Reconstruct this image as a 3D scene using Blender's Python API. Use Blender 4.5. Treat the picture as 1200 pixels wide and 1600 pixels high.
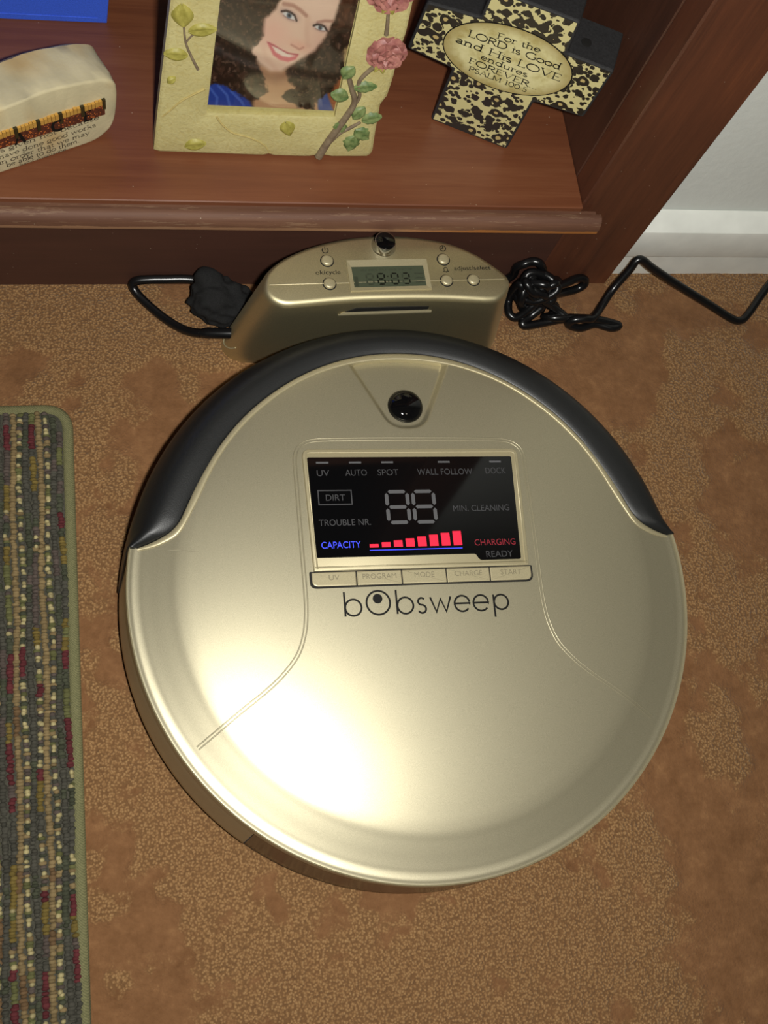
import bpy, bmesh, math, random
import numpy as np
from mathutils import Matrix, Vector
random.seed(7); rng = np.random.default_rng(11)
SC = bpy.context.scene; COL = SC.collection
for o in list(bpy.data.objects): bpy.data.objects.remove(o)

# ------------------------------------------------------------------ camera, light, exposure
CAM_R = Matrix(((0.9702, 0.0541, -0.2360), (-0.1255, 0.9460, -0.2989), (0.2071, 0.3197, 0.9246)))
CAM_C = Vector((-0.1623, -0.1396, 0.6330))
cam = bpy.data.cameras.new('camera'); camo = bpy.data.objects.new('camera', cam); COL.objects.link(camo)
cam.sensor_fit = 'VERTICAL'; cam.sensor_height = 32.0; cam.lens = 32.0 * 1602.3 / 1600; cam.clip_start = 0.01
camo.matrix_world = Matrix.Translation(CAM_C) @ CAM_R.to_4x4(); SC.camera = camo

world = bpy.data.worlds.new('world'); SC.world = world; world.use_nodes = True
world.node_tree.nodes['Background'].inputs[0].default_value = (0.9, 0.95, 1, 1)
world.node_tree.nodes['Background'].inputs[1].default_value = 0.05

# the camera's own flash, 36 mm to the right of the lens
fl = bpy.data.lights.new('camera_flash', 'AREA'); fl.shape = 'RECTANGLE'; fl.size = 0.022; fl.size_y = 0.014
fl.energy = 4.6; fl.color = (1.0, 0.985, 0.93)
flo = bpy.data.objects.new('camera_flash', fl); COL.objects.link(flo)
flo.matrix_world = Matrix.Translation(CAM_C + CAM_R @ Vector((0.036, 0.0, 0.0))) @ CAM_R.to_4x4()
# weak unseen fill light, added just below the ceiling
rl = bpy.data.lights.new('ceiling_fill', 'AREA'); rl.shape = 'DISK'; rl.size = 0.3; rl.energy = 1.2; rl.color = (1, 0.9, 0.75)
rlo = bpy.data.objects.new('ceiling_fill', rl); COL.objects.link(rlo); rlo.location = (0.3, -0.9, 2.36)

vs = SC.view_settings; SC.display_settings.display_device = 'sRGB'
vs.view_transform = 'Standard'; vs.look = 'None'; vs.exposure = 0.0; vs.gamma = 1.0; vs.use_curve_mapping = False

# ------------------------------------------------------------------ helpers
def s2l(r, g, b):
    f = lambda c: ((c / 255 + 0.055) / 1.055) ** 2.4 if c > 10.31 else c / 255 / 12.92
    return (f(r), f(g), f(b), 1.0)

class NT:
    def __init__(self, name):
        self.m = bpy.data.materials.new(name); self.m.use_nodes = True
        self.t = self.m.node_tree; self.b = self.t.nodes['Principled BSDF']
    def n(self, typ, **kw):
        nd = self.t.nodes.new(typ)
        for k, v in kw.items():
            if k in nd.inputs: nd.inputs[k].default_value = v
            else: setattr(nd, k, v)
        return nd
    def l(self, a, b): self.t.links.new(a, b)
    def ramp(self, fac, stops, interp='LINEAR'):
        r = self.n('ShaderNodeValToRGB'); r.color_ramp.interpolation = interp
        e = r.color_ramp.elements
        while len(e) < len(stops): e.new(0.5)
        for el, (p, c) in zip(e, stops): el.position = p; el.color = c
        self.l(fac, r.inputs[0]); return r.outputs[0]
    def mix(self, fac, a, b, mode='MIX'):
        m = self.n('ShaderNodeMix', data_type='RGBA', blend_type=mode)
        for s, v in ((0, fac), (6, a), (7, b)):
            if hasattr(v, 'links'): self.l(v, m.inputs[s])
            else: m.inputs[s].default_value = v
        return m.outputs[2]
    def math(self, op, a, b=0.0, c=0.0):
        m = self.n('ShaderNodeMath', operation=op)
        for i, v in enumerate((a, b, c)):
            if hasattr(v, 'links'): self.l(v, m.inputs[i])
            else: m.inputs[i].default_value = v
        return m.outputs[0]
    def coord(self, scale=(1, 1, 1), rot=(0, 0, 0), loc=(0, 0, 0)):
        tc = self.n('ShaderNodeTexCoord'); mp = self.n('ShaderNodeMapping')
        mp.inputs['Scale'].default_value = scale; mp.inputs['Rotation'].default_value = rot; mp.inputs['Location'].default_value = loc
        self.l(tc.outputs['Object'], mp.inputs[0]); return mp.outputs[0]
    def noise(self, vec, scale, detail=3, rough=0.5, dist=0.0):
        n = self.n('ShaderNodeTexNoise', Scale=scale, Detail=detail, Roughness=rough, Distortion=dist)
        self.l(vec, n.inputs['Vector']); return n.outputs['Fac']
    def bump(self, h, strength=0.3, dist=0.001):
        b = self.n('ShaderNodeBump', Strength=strength, Distance=dist)
        self.l(h, b.inputs['Height']); self.l(b.outputs[0], self.b.inputs['Normal']); return b
    def setp(self, **kw):
        for k, v in kw.items(): self.b.inputs[k].default_value = v
        return self

def plain(name, rgb, rough=0.5, metal=0.0, spec=0.5, coat=0.0, grain=0.0, gs=900, bump=0.0):
    t = NT(name); t.setp(Roughness=rough, Metallic=metal); t.b.inputs['Specular IOR Level'].default_value = spec
    t.b.inputs['Coat Weight'].default_value = coat
    c = s2l(*rgb); v = t.coord(); nz = t.noise(v, gs, 2)
    d = tuple(x * (1 - grain) for x in c[:3]) + (1,); e = tuple(min(1, x * (1 + grain)) for x in c[:3]) + (1,)
    t.l(t.ramp(nz, [(0.3, d), (0.7, e)]), t.b.inputs['Base Color'])
    if bump: t.bump(nz, bump, 0.0004)
    return t.m

def emit(name, rgb, strength):
    t = NT(name); c = s2l(*rgb); t.setp(Roughness=0.5); t.b.inputs['Base Color'].default_value = tuple(x * 0.3 for x in c[:3]) + (1,)
    t.b.inputs['Emission Color'].default_value = c; t.b.inputs['Emission Strength'].default_value = strength; return t.m

def mk(name, verts, faces, mat, parent=None, smooth=None, mw=None):
    me = bpy.data.meshes.new(name); me.from_pydata([tuple(v) for v in verts], [], [tuple(f) for f in faces]); me.update()
    bm = bmesh.new(); bm.from_mesh(me); bmesh.ops.recalc_face_normals(bm, faces=bm.faces); bm.to_mesh(me); bm.free()
    return link(name, me, mat, parent, smooth, mw)

def link(name, me, mat, parent=None, smooth=None, mw=None):
    if mat is not None: me.materials.append(mat)
    if smooth is not None and len(me.polygons):
        me.polygons.foreach_set('use_smooth', np.ones(len(me.polygons), dtype=bool))
        if smooth < 180: me.set_sharp_from_angle(angle=math.radians(smooth))
    o = bpy.data.objects.new(name, me); COL.objects.link(o)
    if parent: o.parent = parent
    if mw is not None: o.matrix_local = mw
    return o

def thing(name, label, cat, loc=(0, 0, 0), rz=0.0, group=None):
    o = bpy.data.objects.new(name, None); o.empty_display_size = 0.02; COL.objects.link(o)
    o.location = loc; o.rotation_euler = (0, 0, rz); o['label'] = label; o['category'] = cat
    if group: o['group'] = group
    return o

def struct(o): o['kind'] = 'structure'; return o

def box_vf(x0, x1, y0, y1, z0, z1):
    v = [(x0, y0, z0), (x1, y0, z0), (x1, y1, z0), (x0, y1, z0), (x0, y0, z1), (x1, y0, z1), (x1, y1, z1), (x0, y1, z1)]
    return v, [(0, 3, 2, 1), (4, 5, 6, 7), (0, 1, 5, 4), (1, 2, 6, 5), (2, 3, 7, 6), (3, 0, 4, 7)]

def box(name, x0, x1, y0, y1, z0, z1, mat, parent=None, bev=0.0, seg=2):
    v, f = box_vf(x0, x1, y0, y1, z0, z1); me = bpy.data.meshes.new(name); me.from_pydata(v, [], f)
    if bev:
        bm = bmesh.new(); bm.from_mesh(me)
        bmesh.ops.bevel(bm, geom=bm.edges[:], offset=bev, segments=seg, affect='EDGES', profile=0.5); bm.to_mesh(me); bm.free()
    return link(name, me, mat, parent, 35)

def area2(p): return 0.5 * sum(p[i][0] * p[(i + 1) % len(p)][1] - p[(i + 1) % len(p)][0] * p[i][1] for i in range(len(p)))

def inset(poly, d):
    p = [Vector((a[0], a[1])) for a in poly]; n = len(p); out = []
    for i in range(n):
        e0 = (p[i] - p[i - 1]).normalized(); e1 = (p[(i + 1) % n] - p[i]).normalized()
        n0 = Vector((-e0.y, e0.x)); n1 = Vector((-e1.y, e1.x)); m = n0 + n1
        k = max(0.35, m.dot(n0)); out.append(p[i] + m * (d / k) if m.length > 1e-6 else p[i] + n0 * d)
    return out

def roundpoly(poly, r, seg=5):
    p = [Vector((a[0], a[1])) for a in poly]; n = len(p); out = []
    rs = r if hasattr(r, '__len__') else [r] * n
    for i in range(n):
        a, b, c = p[i - 1], p[i], p[(i + 1) % n]; q = min(rs[i], (a - b).length * 0.45, (c - b).length * 0.45)
        if q < 1e-7: out.append(b); continue
        s = b + (a - b).normalized() * q; e = b + (c - b).normalized() * q
        for k in range(seg + 1):
            t = k / seg; out.append(s * (1 - t) ** 2 + b * (2 * t * (1 - t)) + e * t * t)
    return out

def prism_vf(poly, z0, z1, bev=0.0, seg=2, botbev=0.0):
    """poly in XY, extruded along Z, rounded top edge"""
    p = [Vector((a[0], a[1])) for a in poly]
    if area2(p) < 0: p = p[::-1]
    rings = []
    if botbev: rings += [(inset(p, botbev), z0), (p, z0 + botbev)]
    else: rings.append((p, z0))
    if bev:
        for k in range(seg + 1):
            a = math.pi / 2 * k / seg; rings.append((inset(p, bev * (1 - math.cos(a))), z1 - bev + bev * math.sin(a)))
    else: rings.append((p, z1))
    n = len(p); V = []; F = []
    for r, z in rings: V += [(a.x, a.y, z) for a in r]
    for k in range(len(rings) - 1):
        for i in range(n):
            j = (i + 1) % n; F.append((k * n + i, k * n + j, (k + 1) * n + j, (k + 1) * n + i))
    F.append(tuple(range(n))[::-1]); F.append(tuple(range((len(rings) - 1) * n, len(rings) * n)))
    return V, F

def prism(name, poly, z0, z1, mat, parent=None, bev=0.0, seg=2, mw=None, smooth=18, botbev=0.0):
    V, F = prism_vf(poly, z0, z1, bev, seg, botbev); return mk(name, V, F, mat, parent, smooth, mw)

def catmull(pts, sub=6, closed=False):
    P = [Vector(p) for p in pts]; n = len(P); out = []
    rngi = range(n if closed else n - 1)
    for i in rngi:
        if closed: p0, p1, p2, p3 = P[i - 1], P[i], P[(i + 1) % n], P[(i + 2) % n]
        else: p0, p1, p2, p3 = P[max(i - 1, 0)], P[i], P[i + 1], P[min(i + 2, n - 1)]
        for k in range(sub):
            t = k / sub
            out.append(0.5 * ((2 * p1) + (p2 - p0) * t + (2 * p0 - 5 * p1 + 4 * p2 - p3) * t * t + (3 * p1 - p0 - 3 * p2 + p3) * t ** 3))
    if not closed: out.append(P[-1].copy())
    return out

def tube_vf(path, r, seg=10, closed=False, cap=True):
    P = [Vector(p) for p in path]; n = len(P); V = []; F = []
    rs = r if hasattr(r, '__len__') else [r] * n
    up = None
    for i in range(n):
        a = P[i - 1] if (i > 0 or closed) else P[i]; b = P[(i + 1) % n] if (i < n - 1 or closed) else P[i]
        t = (b - a).normalized()
        if up is None: up = Vector((0, 0, 1)) if abs(t.z) < 0.9 else Vector((1, 0, 0))
        s = t.cross(up).normalized(); up = s.cross(t).normalized()
        for k in range(seg):
            an = 2 * math.pi * k / seg; V.append(P[i] + (s * math.cos(an) + up * math.sin(an)) * rs[i])
    for i in range(n if closed else n - 1):
        j = (i + 1) % n
        for k in range(seg): F.append((i * seg + k, i * seg + (k + 1) % seg, j * seg + (k + 1) % seg, j * seg + k))
    if cap and not closed: F.append(tuple(range(seg))[::-1]); F.append(tuple(range((n - 1) * seg, n * seg)))
    return V, F

def tube(name, path, r, mat, parent=None, seg=10, closed=False):
    V, F = tube_vf(path, r, seg, closed); return mk(name, V, F, mat, parent, 60)

def lathe_vf(prof, seg=40, c=(0, 0, 0)):
    V = []; F = []; n = len(prof)
    for r, z in prof:
        for k in range(seg):
            a = 2 * math.pi * k / seg; V.append((c[0] + max(r, 1e-6) * math.cos(a), c[1] + max(r, 1e-6) * math.sin(a), c[2] + z))
    for i in range(n - 1):
        for k in range(seg): F.append((i * seg + k, i * seg + (k + 1) % seg, (i + 1) * seg + (k + 1) % seg, (i + 1) * seg + k))
    F.append(tuple(range(seg))); F.append(tuple(range((n - 1) * seg, n * seg)))
    return V, F

def join(parts):
    V = []; F = []
    for v, f in parts:
        b = len(V); V += list(v); F += [tuple(i + b for i in q) for q in f]
    return V, F

def strokes_vf(lines, w, z=0.0, th=0.0):
    """flat ribbons with mitred joints"""
    parts = []
    for ln in lines:
        closed = len(ln) > 2 and (Vector(ln[0]) - Vector(ln[-1])).length < 1e-7
        P = [Vector((a[0], a[1])) for a in (ln[:-1] if closed else ln)]; n = len(P); V = []; F = []
        for i in range(n):
            a = P[i - 1] if (i > 0 or closed) else P[i]; b = P[(i + 1) % n] if (i < n - 1 or closed) else P[i]
            d0 = (P[i] - a); d1 = (b - P[i]); d0 = d0.normalized() if d0.length > 1e-9 else d1.normalized(); d1 = d1.normalized() if d1.length > 1e-9 else d0
            m = (Vector((-d0.y, d0.x)) + Vector((-d1.y, d1.x))); m = m.normalized() if m.length > 1e-6 else Vector((-d0.y, d0.x))
            k = max(0.5, m.dot(Vector((-d0.y, d0.x)))); V += [(P[i] + m * w / 2 / k), (P[i] - m * w / 2 / k)]
        for i in range(n if closed else n - 1):
            j = (i + 1) % n; F.append((2 * i, 2 * i + 1, 2 * j + 1, 2 * j))
        parts.append(([(v.x, v.y, z) for v in V], F))
    return join(parts)

def arc(cx, cy, r, a0, a1, n=20, ry=None):
    ry = ry or r
    return [(cx + r * math.cos(math.radians(a0 + (a1 - a0) * k / n)), cy + ry * math.sin(math.radians(a0 + (a1 - a0) * k / n))) for k in range(n + 1)]

_dg = None
def text(name, s, mat, parent, x, y, z, size, width=None, align='CENTER', mw=None, bold=0.0, shear=0.0, spacing=1.0):
    """lettering as flat mesh; (x, y) = centre or left end of the baseline, size = cap height"""
    cu = bpy.data.curves.new('t', 'FONT'); cu.body = s; cu.size = 1.0; cu.align_x = 'LEFT'; cu.offset = bold; cu.shear = shear; cu.space_character = spacing
    cu.resolution_u = 4
    ob = bpy.data.objects.new('t', cu); COL.objects.link(ob)
    dg = bpy.context.evaluated_depsgraph_get(); dg.update()
    me = bpy.data.meshes.new_from_object(ob.evaluated_get(dg)); bpy.data.objects.remove(ob); bpy.data.curves.remove(cu)
    n = len(me.vertices); co = np.empty(n * 3, 'f'); me.vertices.foreach_get('co', co); co = co.reshape(-1, 3)
    k = size / 0.73; x0, x1 = co[:, 0].min(), co[:, 0].max(); kx = (width / (x1 - x0)) if width else k
    px = (co[:, 0] - x0) * kx; W = (x1 - x0) * kx
    if align == 'CENTER': px -= W / 2
    co[:, 0] = x + px; co[:, 1] = y + co[:, 1] * k; co[:, 2] = z
    me.vertices.foreach_set('co', co.ravel()); me.update(); me.name = name; me.materials.clear()
    return link(name, me, mat, parent, None, mw)

def vnoise(x, y, seed=0, octaves=3):
    """value noise on numpy arrays"""
    out = np.zeros_like(x, dtype=float); amp = 1.0; tot = 0.0
    for o in range(octaves):
        r = np.random.default_rng(seed * 97 + o); g = r.random((256, 256))
        xi = np.floor(x).astype(int); yi = np.floor(y).astype(int); fx = x - xi; fy = y - yi
        fx = fx * fx * (3 - 2 * fx); fy = fy * fy * (3 - 2 * fy)
        a = g[xi % 256, yi % 256]; b = g[(xi + 1) % 256, yi % 256]; c = g[xi % 256, (yi + 1) % 256]; d = g[(xi + 1) % 256, (yi + 1) % 256]
        out += amp * ((a * (1 - fx) + b * fx) * (1 - fy) + (c * (1 - fx) + d * fx) * fy); tot += amp
        x = x * 2.03 + 7.1; y = y * 2.03 + 3.7; amp *= 0.5
    return out / tot

def grid_faces(nu, nv, wrap=False):
    i = np.arange(nu if wrap else nu - 1); j = np.arange(nv - 1); I, J = np.meshgrid(i, j, indexing='ij'); I2 = (I + 1) % nu
    return np.stack([I * nv + J, I2 * nv + J, I2 * nv + J + 1, I * nv + J + 1], -1).reshape(-1, 4)

def mesh_np(name, co, faces):
    me = bpy.data.meshes.new(name); me.vertices.add(len(co)); me.vertices.foreach_set('co', np.asarray(co, 'f').ravel())
    F = np.asarray(faces, 'i'); me.loops.add(F.size); me.loops.foreach_set('vertex_index', F.ravel())
    me.polygons.add(len(F)); me.polygons.foreach_set('loop_start', np.arange(0, F.size, F.shape[1], dtype='i'))
    me.polygons.foreach_set('loop_total', np.full(len(F), F.shape[1], 'i')); me.update(calc_edges=True); me.validate(); return me

def set_col(me, name, rgb):
    a = me.color_attributes.new(name, 'FLOAT_COLOR', 'POINT'); c = np.ones((len(rgb), 4), 'f'); c[:, :3] = rgb; a.data.foreach_set('color', c.ravel())

def lin(c):
    c = np.asarray(c, float) / 255; return np.where(c > 0.04045, ((c + 0.055) / 1.055) ** 2.4, c / 12.92)

# ------------------------------------------------------------------ materials
def wood(name, dark, mid, light, axis='x', rough=0.42, streak=1.0, wear=None):
    t = NT(name); sc = {'x': (3, 60, 60), 'z': (60, 60, 3), 'y': (60, 3, 60)}[axis]
    v = t.coord(scale=sc); n1 = t.noise(v, 1.6, 6, 0.62, 0.7); n2 = t.noise(t.coord(scale=tuple(q * 6 for q in sc)), 2.0, 3, 0.6)
    big = t.noise(t.coord(scale={'x': (5, 12, 12), 'z': (12, 12, 5), 'y': (12, 5, 12)}[axis]), 1.4, 2, 0.5)
    f = t.math('ADD', t.math('MULTIPLY', n1, 0.55 * streak), t.math('ADD', t.math('MULTIPLY', n2, 0.2), t.math('MULTIPLY', big, 0.45)))
    f = t.math('SUBTRACT', f, 0.1 * (1 + streak) / 2)
    c = t.ramp(f, [(0.3, s2l(*dark)), (0.5, s2l(*mid)), (0.72, s2l(*light))])
    sp = t.n('ShaderNodeTexVoronoi', Scale=170.0); t.l(t.coord(), sp.inputs['Vector'])   # dust specks
    lt = t.math('MULTIPLY', t.math('LESS_THAN', sp.outputs['Distance'], 0.05), t.math('GREATER_THAN', t.noise(t.coord(), 60, 1), 0.56))
    c = t.mix(t.math('MULTIPLY', lt, 0.55), c, s2l(205, 190, 165))
    if wear:
        c = wear(t, c)
    t.l(c, t.b.inputs['Base Color']); t.setp(Roughness=rough); t.bump(n1, 0.12, 0.0006); return t.m

def lip_wear(t, c):
    g = t.n('ShaderNodeTexCoord'); sx = t.n('ShaderNodeSeparateXYZ'); t.l(g.outputs['Object'], sx.inputs[0])
    n = t.noise(t.coord(scale=(30, 60, 200)), 1.5, 4, 0.7)
    low = t.math('LESS_THAN', sx.outputs['Z'], t.math('MULTIPLY_ADD', n, 0.0035, 0.0922))
    edge = t.mix(t.ramp(sx.outputs['X'], [(0.0, (0, 0, 0, 1)), (0.06, (1, 1, 1, 1))]), s2l(150, 112, 82), s2l(176, 112, 50))
    c = t.mix(t.math('MULTIPLY', low, 0.8), c, edge)
    sc = t.noise(t.coord(scale=(18, 200, 200)), 1.3, 5, 0.75)
    return t.mix(t.math('MULTIPLY', t.math('GREATER_THAN', sc, 0.58), 0.35), c, s2l(146, 118, 92))

M = {}
M['wood_shelf'] = wood('wood_shelf', (98, 54, 34), (116, 68, 43), (132, 84, 56), 'x', 0.42)
M['wood_kick'] = wood('wood_kick', (66, 40, 30), (76, 46, 35), (88, 56, 43), 'x', 0.6, 0.6)
M['wood_lip'] = wood('wood_lip', (80, 50, 36), (100, 66, 48), (124, 88, 66), 'x', 0.68, 1.0, lip_wear)
M['wood_stile'] = wood('wood_stile', (74, 44, 32), (96, 56, 38), (132, 76, 46), 'z', 0.42, 0.7)
M['wood_side'] = wood('wood_side', (64, 40, 30), (80, 49, 36), (94, 58, 43), 'z', 0.45, 0.7)

def gold(name, rgb, rough, metal):
    t = NT(name); v = t.coord(); n = t.noise(v, 2600, 2); c = s2l(*rgb)
    t.l(t.ramp(n, [(0.3, tuple(q * 0.88 for q in c[:3]) + (1,)), (0.7, tuple(q * 1.12 for q in c[:3]) + (1,))]), t.b.inputs['Base Color'])
    t.setp(Roughness=rough, Metallic=metal); t.b.inputs['Coat Weight'].default_value = 0.5; t.b.inputs['Coat Roughness'].default_value = 0.5
    return t.m
M['gold'] = gold('champagne_paint', (176, 168, 140), 0.42, 0.68)
M['gold_light'] = gold('champagne_trim', (182, 171, 136), 0.42, 0.45)
M['gold_dock'] = gold('champagne_dock', (206, 195, 156), 0.50, 1.0)
M['bumper'] = plain('black_bumper', (24, 25, 25), 0.43, 0, 0.5, grain=0.15, gs=1500, bump=0.15)
M['black_gloss'] = plain('black_gloss', (10, 10, 11), 0.05, 0, 0.5)
M['black_dark'] = plain('black_plastic', (22, 20, 19), 0.3)
M['base_dark'] = plain('base_plastic', (70, 56, 46), 0.18, 0.3)
M['cord'] = plain('black_cord', (16, 16, 17), 0.28, 0, 0.5)
M['chrome'] = plain('chrome', (215, 215, 215), 0.12, 1.0)
M['ghost'] = plain('grey_print', (84, 84, 86), 0.5)
M['ghost_dim'] = plain('faint_grey_print', (58, 58, 60), 0.5)
M['ghost_btn'] = plain('button_print', (122, 114, 90), 0.5)
M['ink'] = plain('black_ink', (24, 23, 21), 0.6, 0, 0.15)
M['ink_soft'] = plain('brown_black_ink', (62, 52, 40), 0.6)
M['lcd'] = plain('lcd_glass', (72, 78, 62), 0.12, 0, 0.5)
M['lcd_on'] = plain('lcd_segment', (22, 24, 18), 0.3)
M['lcd_off'] = plain('lcd_ghost_segment', (58, 63, 50), 0.3)
M['red_lit'] = emit('red_lit', (255, 30, 62), 1.0)
M['blue_lit'] = emit('blue_lit', (62, 76, 255), 1.0)
M['red_dim'] = emit('red_dim', (170, 34, 52), 0.35)
M['white_trim'] = plain('white_trim_paint', (236, 238, 230), 0.4, grain=0.05, gs=60, bump=0.25)
M['blue_cloth'] = plain('blue_cloth', (54, 94, 216), 0.7, grain=0.12, gs=1200, bump=0.4)
M['paper'] = plain('book_pages', (225, 218, 200), 0.8, grain=0.1, gs=2000)
M['velvet'] = plain('black_felt', (34, 34, 34), 0.95, 0, 0.2, grain=0.6, gs=2600, bump=0.9)
M['rug_base'] = plain('rug_base', (66, 64, 54), 0.95, grain=0.3, gs=700, bump=0.5)
M['gap'] = plain('dark_gap', (14, 12, 9), 0.8)

def wall_paint(name, rgb, k):
    t = NT(name); v = t.coord(); n = t.noise(v, 160, 4, 0.6); t.l(t.ramp(n, [(0.3, tuple(q * 0.97 for q in s2l(*rgb)[:3]) + (1,)), (0.7, s2l(*rgb))]), t.b.inputs['Base Color'])
    t.setp(Roughness=0.6); t.bump(n, k, 0.0008); return t.m
M['wall'] = wall_paint('white_wall_paint', (222, 226, 220), 0.35)
M['ceiling'] = wall_paint('ceiling_paint', (225, 222, 214), 0.3)

# carpet: pile attribute (1 = curled tufts, 0 = brushed flat)
t = NT('brown_carpet'); at = t.n('ShaderNodeAttribute', attribute_name='pile'); pile = at.outputs['Fac']
v = t.coord(); n1 = t.noise(v, 260, 3, 0.6); n2 = t.noise(v, 55, 3, 0.6); fine = t.noise(v, 1500, 2, 0.6)
wv = t.n('ShaderNodeVectorMath', operation='ADD'); nz = t.n('ShaderNodeTexNoise', Scale=420.0, Detail=2.0); t.l(v, nz.inputs['Vector'])
sv = t.n('ShaderNodeVectorMath', operation='SCALE'); t.l(nz.outputs['Color'], sv.inputs[0]); sv.inputs['Scale'].default_value = 0.0011
t.l(v, wv.inputs[0]); t.l(sv.outputs[0], wv.inputs[1])
vo = t.n('ShaderNodeTexVoronoi', Scale=640.0, feature='SMOOTH_F1'); vo.inputs['Smoothness'].default_value = 0.35; t.l(wv.outputs[0], vo.inputs['Vector'])
tuft = t.math('SUBTRACT', 1.0, t.math('MULTIPLY', vo.outputs['Distance'], 1.25))
flat = t.ramp(t.math('MULTIPLY_ADD', n2, 0.6, t.math('MULTIPLY', n1, 0.4)), [(0.32, s2l(110, 76, 48)), (0.55, s2l(128, 91, 60)), (0.75, s2l(147, 108, 72))])
tcol = t.ramp(tuft, [(0.2, s2l(106, 76, 49)), (0.5, s2l(142, 107, 70)), (0.9, s2l(172, 137, 95))])  # gaps between tufts darker than the tips: crevice shade put into the colour
tcol = t.mix(t.math('MULTIPLY', n1, 0.4), tcol, s2l(150, 113, 74))
col = t.mix(t.ramp(t.math('ADD', pile, t.math('MULTIPLY', t.math('SUBTRACT', n1, 0.5), 0.9)), [(0.36, (0, 0, 0, 1)), (0.64, (1, 1, 1, 1))]), flat, tcol)
t.l(col, t.b.inputs['Base Color']); t.setp(Roughness=0.95); t.b.inputs['Specular IOR Level'].default_value = 0.1
t.b.inputs['Sheen Weight'].default_value = 0.15
h = t.math('ADD', t.math('MULTIPLY', tuft, t.math('MULTIPLY_ADD', pile, 0.85, 0.25)), t.math('MULTIPLY', fine, 0.3))
t.bump(h, 0.9, 0.0009); M['carpet'] = t.m

def attr_mat(name, rough, bump=0.0, bs=1200, attr='col', spec=0.3):
    t = NT(name); at = t.n('ShaderNodeAttribute', attribute_name=attr); t.l(at.outputs['Color'], t.b.inputs['Base Color']); t.setp(Roughness=rough)
    t.b.inputs['Specular IOR Level'].default_value = spec
    if bump: t.bump(t.noise(t.coord(), bs, 3), bump, 0.0005)
    return t.m
M['loops'] = attr_mat('rug_yarn', 0.95, 0.7, 1400, spec=0.1)
M['photo'] = attr_mat('photo_print', 0.35, 0, spec=0.4)
M['stone'] = attr_mat('carved_stone', 0.7, 0.35, 350)

t = NT('rug_binding'); v = t.coord(); w1 = t.n('ShaderNodeTexWave', Scale=420.0, Distortion=1.0, bands_direction='DIAGONAL'); t.l(v, w1.inputs['Vector'])
n = t.noise(v, 900, 2); t.l(t.ramp(t.math('MULTIPLY_ADD', w1.outputs['Fac'], 0.3, t.math('MULTIPLY', n, 0.7)), [(0.25, s2l(92, 92, 60)), (0.75, s2l(126, 122, 84))]), t.b.inputs['Base Color'])
t.setp(Roughness=0.9); t.bump(w1.outputs['Fac'], 0.4, 0.0003); M['binding'] = t.m

t = NT('cream_resin'); v = t.coord(); n = t.noise(v, 420, 4, 0.6, 0.6); n2 = t.noise(v, 35, 3)
c = t.ramp(n2, [(0.3, s2l(188, 176, 120)), (0.7, s2l(206, 196, 140))]); c = t.mix(t.ramp(n, [(0.3, (0.5, 0.5, 0.5, 1)), (0.55, (0, 0, 0, 1))]), c, s2l(182, 164, 98))
t.l(c, t.b.inputs['Base Color']); t.setp(Roughness=0.55); t.bump(n, 0.55, 0.0009); M['resin'] = t.m
def painted(name, a, b, s=260):
    t = NT(name); v = t.coord(); n = t.noise(v, s, 4, 0.6); t.l(t.ramp(n, [(0.35, s2l(*a)), (0.65, s2l(*b))]), t.b.inputs['Base Color']); t.setp(Roughness=0.5); t.bump(n, 0.3, 0.0006); return t.m
M['leaf_y'] = painted('yellow_green_leaf', (146, 138, 60), (176, 166, 84))
M['leaf_g'] = painted('green_leaf', (84, 108, 60), (132, 146, 92))
M['twig'] = painted('grey_brown_twig', (112, 96, 78), (138, 122, 98))
M['rose'] = painted('dusty_rose', (142, 84, 80), (182, 124, 112), 200)
M['vein'] = painted('resin_vein', (176, 158, 98), (196, 178, 116))

# acrylic pane: clear with a dielectric reflection
t = NT('clear_acrylic'); tr = t.n('ShaderNodeBsdfTransparent'); gl = t.n('ShaderNodeBsdfGlossy'); gl.inputs['Roughness'].default_value = 0.02
lw = t.n('ShaderNodeLayerWeight', Blend=0.5); fr = t.math('MULTIPLY_ADD', t.math('POWER', lw.outputs['Facing'], 5.0), 0.9, 0.035); mx = t.n('ShaderNodeMixShader'); t.l(fr, mx.inputs[0]); t.l(tr.outputs[0], mx.inputs[1]); t.l(gl.outputs[0], mx.inputs[2])
tr.inputs[0].default_value = (0.97, 0.97, 0.95, 1)
t.l(mx.outputs[0], t.t.nodes['Material Output'].inputs['Surface']); M['acrylic'] = t.m

# leopard print
t = NT('leopard_print'); v = t.coord(scale=(1.0, 1.15, 0.0)); nz = t.n('ShaderNodeTexNoise', Scale=150.0, Detail=2.0); t.l(v, nz.inputs['Vector'])
sub = t.n('ShaderNodeVectorMath', operation='SUBTRACT'); t.l(nz.outputs['Color'], sub.inputs[0]); sub.inputs[1].default_value = (0.5, 0.5, 0.5)
sc = t.n('ShaderNodeVectorMath', operation='SCALE'); t.l(sub.outputs[0], sc.inputs[0]); sc.inputs['Scale'].default_value = 0.0026
ad = t.n('ShaderNodeVectorMath', operation='ADD'); t.l(v, ad.inputs[0]); t.l(sc.outputs[0], ad.inputs[1])
vo = t.n('ShaderNodeTexVoronoi', Scale=122.0, Randomness=0.75); t.l(ad.outputs[0], vo.inputs['Vector'])
brk = t.noise(ad.outputs[0], 230, 1)
d = vo.outputs['Distance']
ring = t.math('MULTIPLY', t.math('GREATER_THAN', d, t.math('MULTIPLY_ADD', brk, 0.2, 0.10)), t.math('LESS_THAN', d, t.math('MULTIPLY_ADD', brk, 0.40, 0.305)))
spot = t.n('ShaderNodeTexVoronoi', Scale=250.0, Randomness=1.0); t.l(ad.outputs[0], spot.inputs['Vector'])
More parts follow.
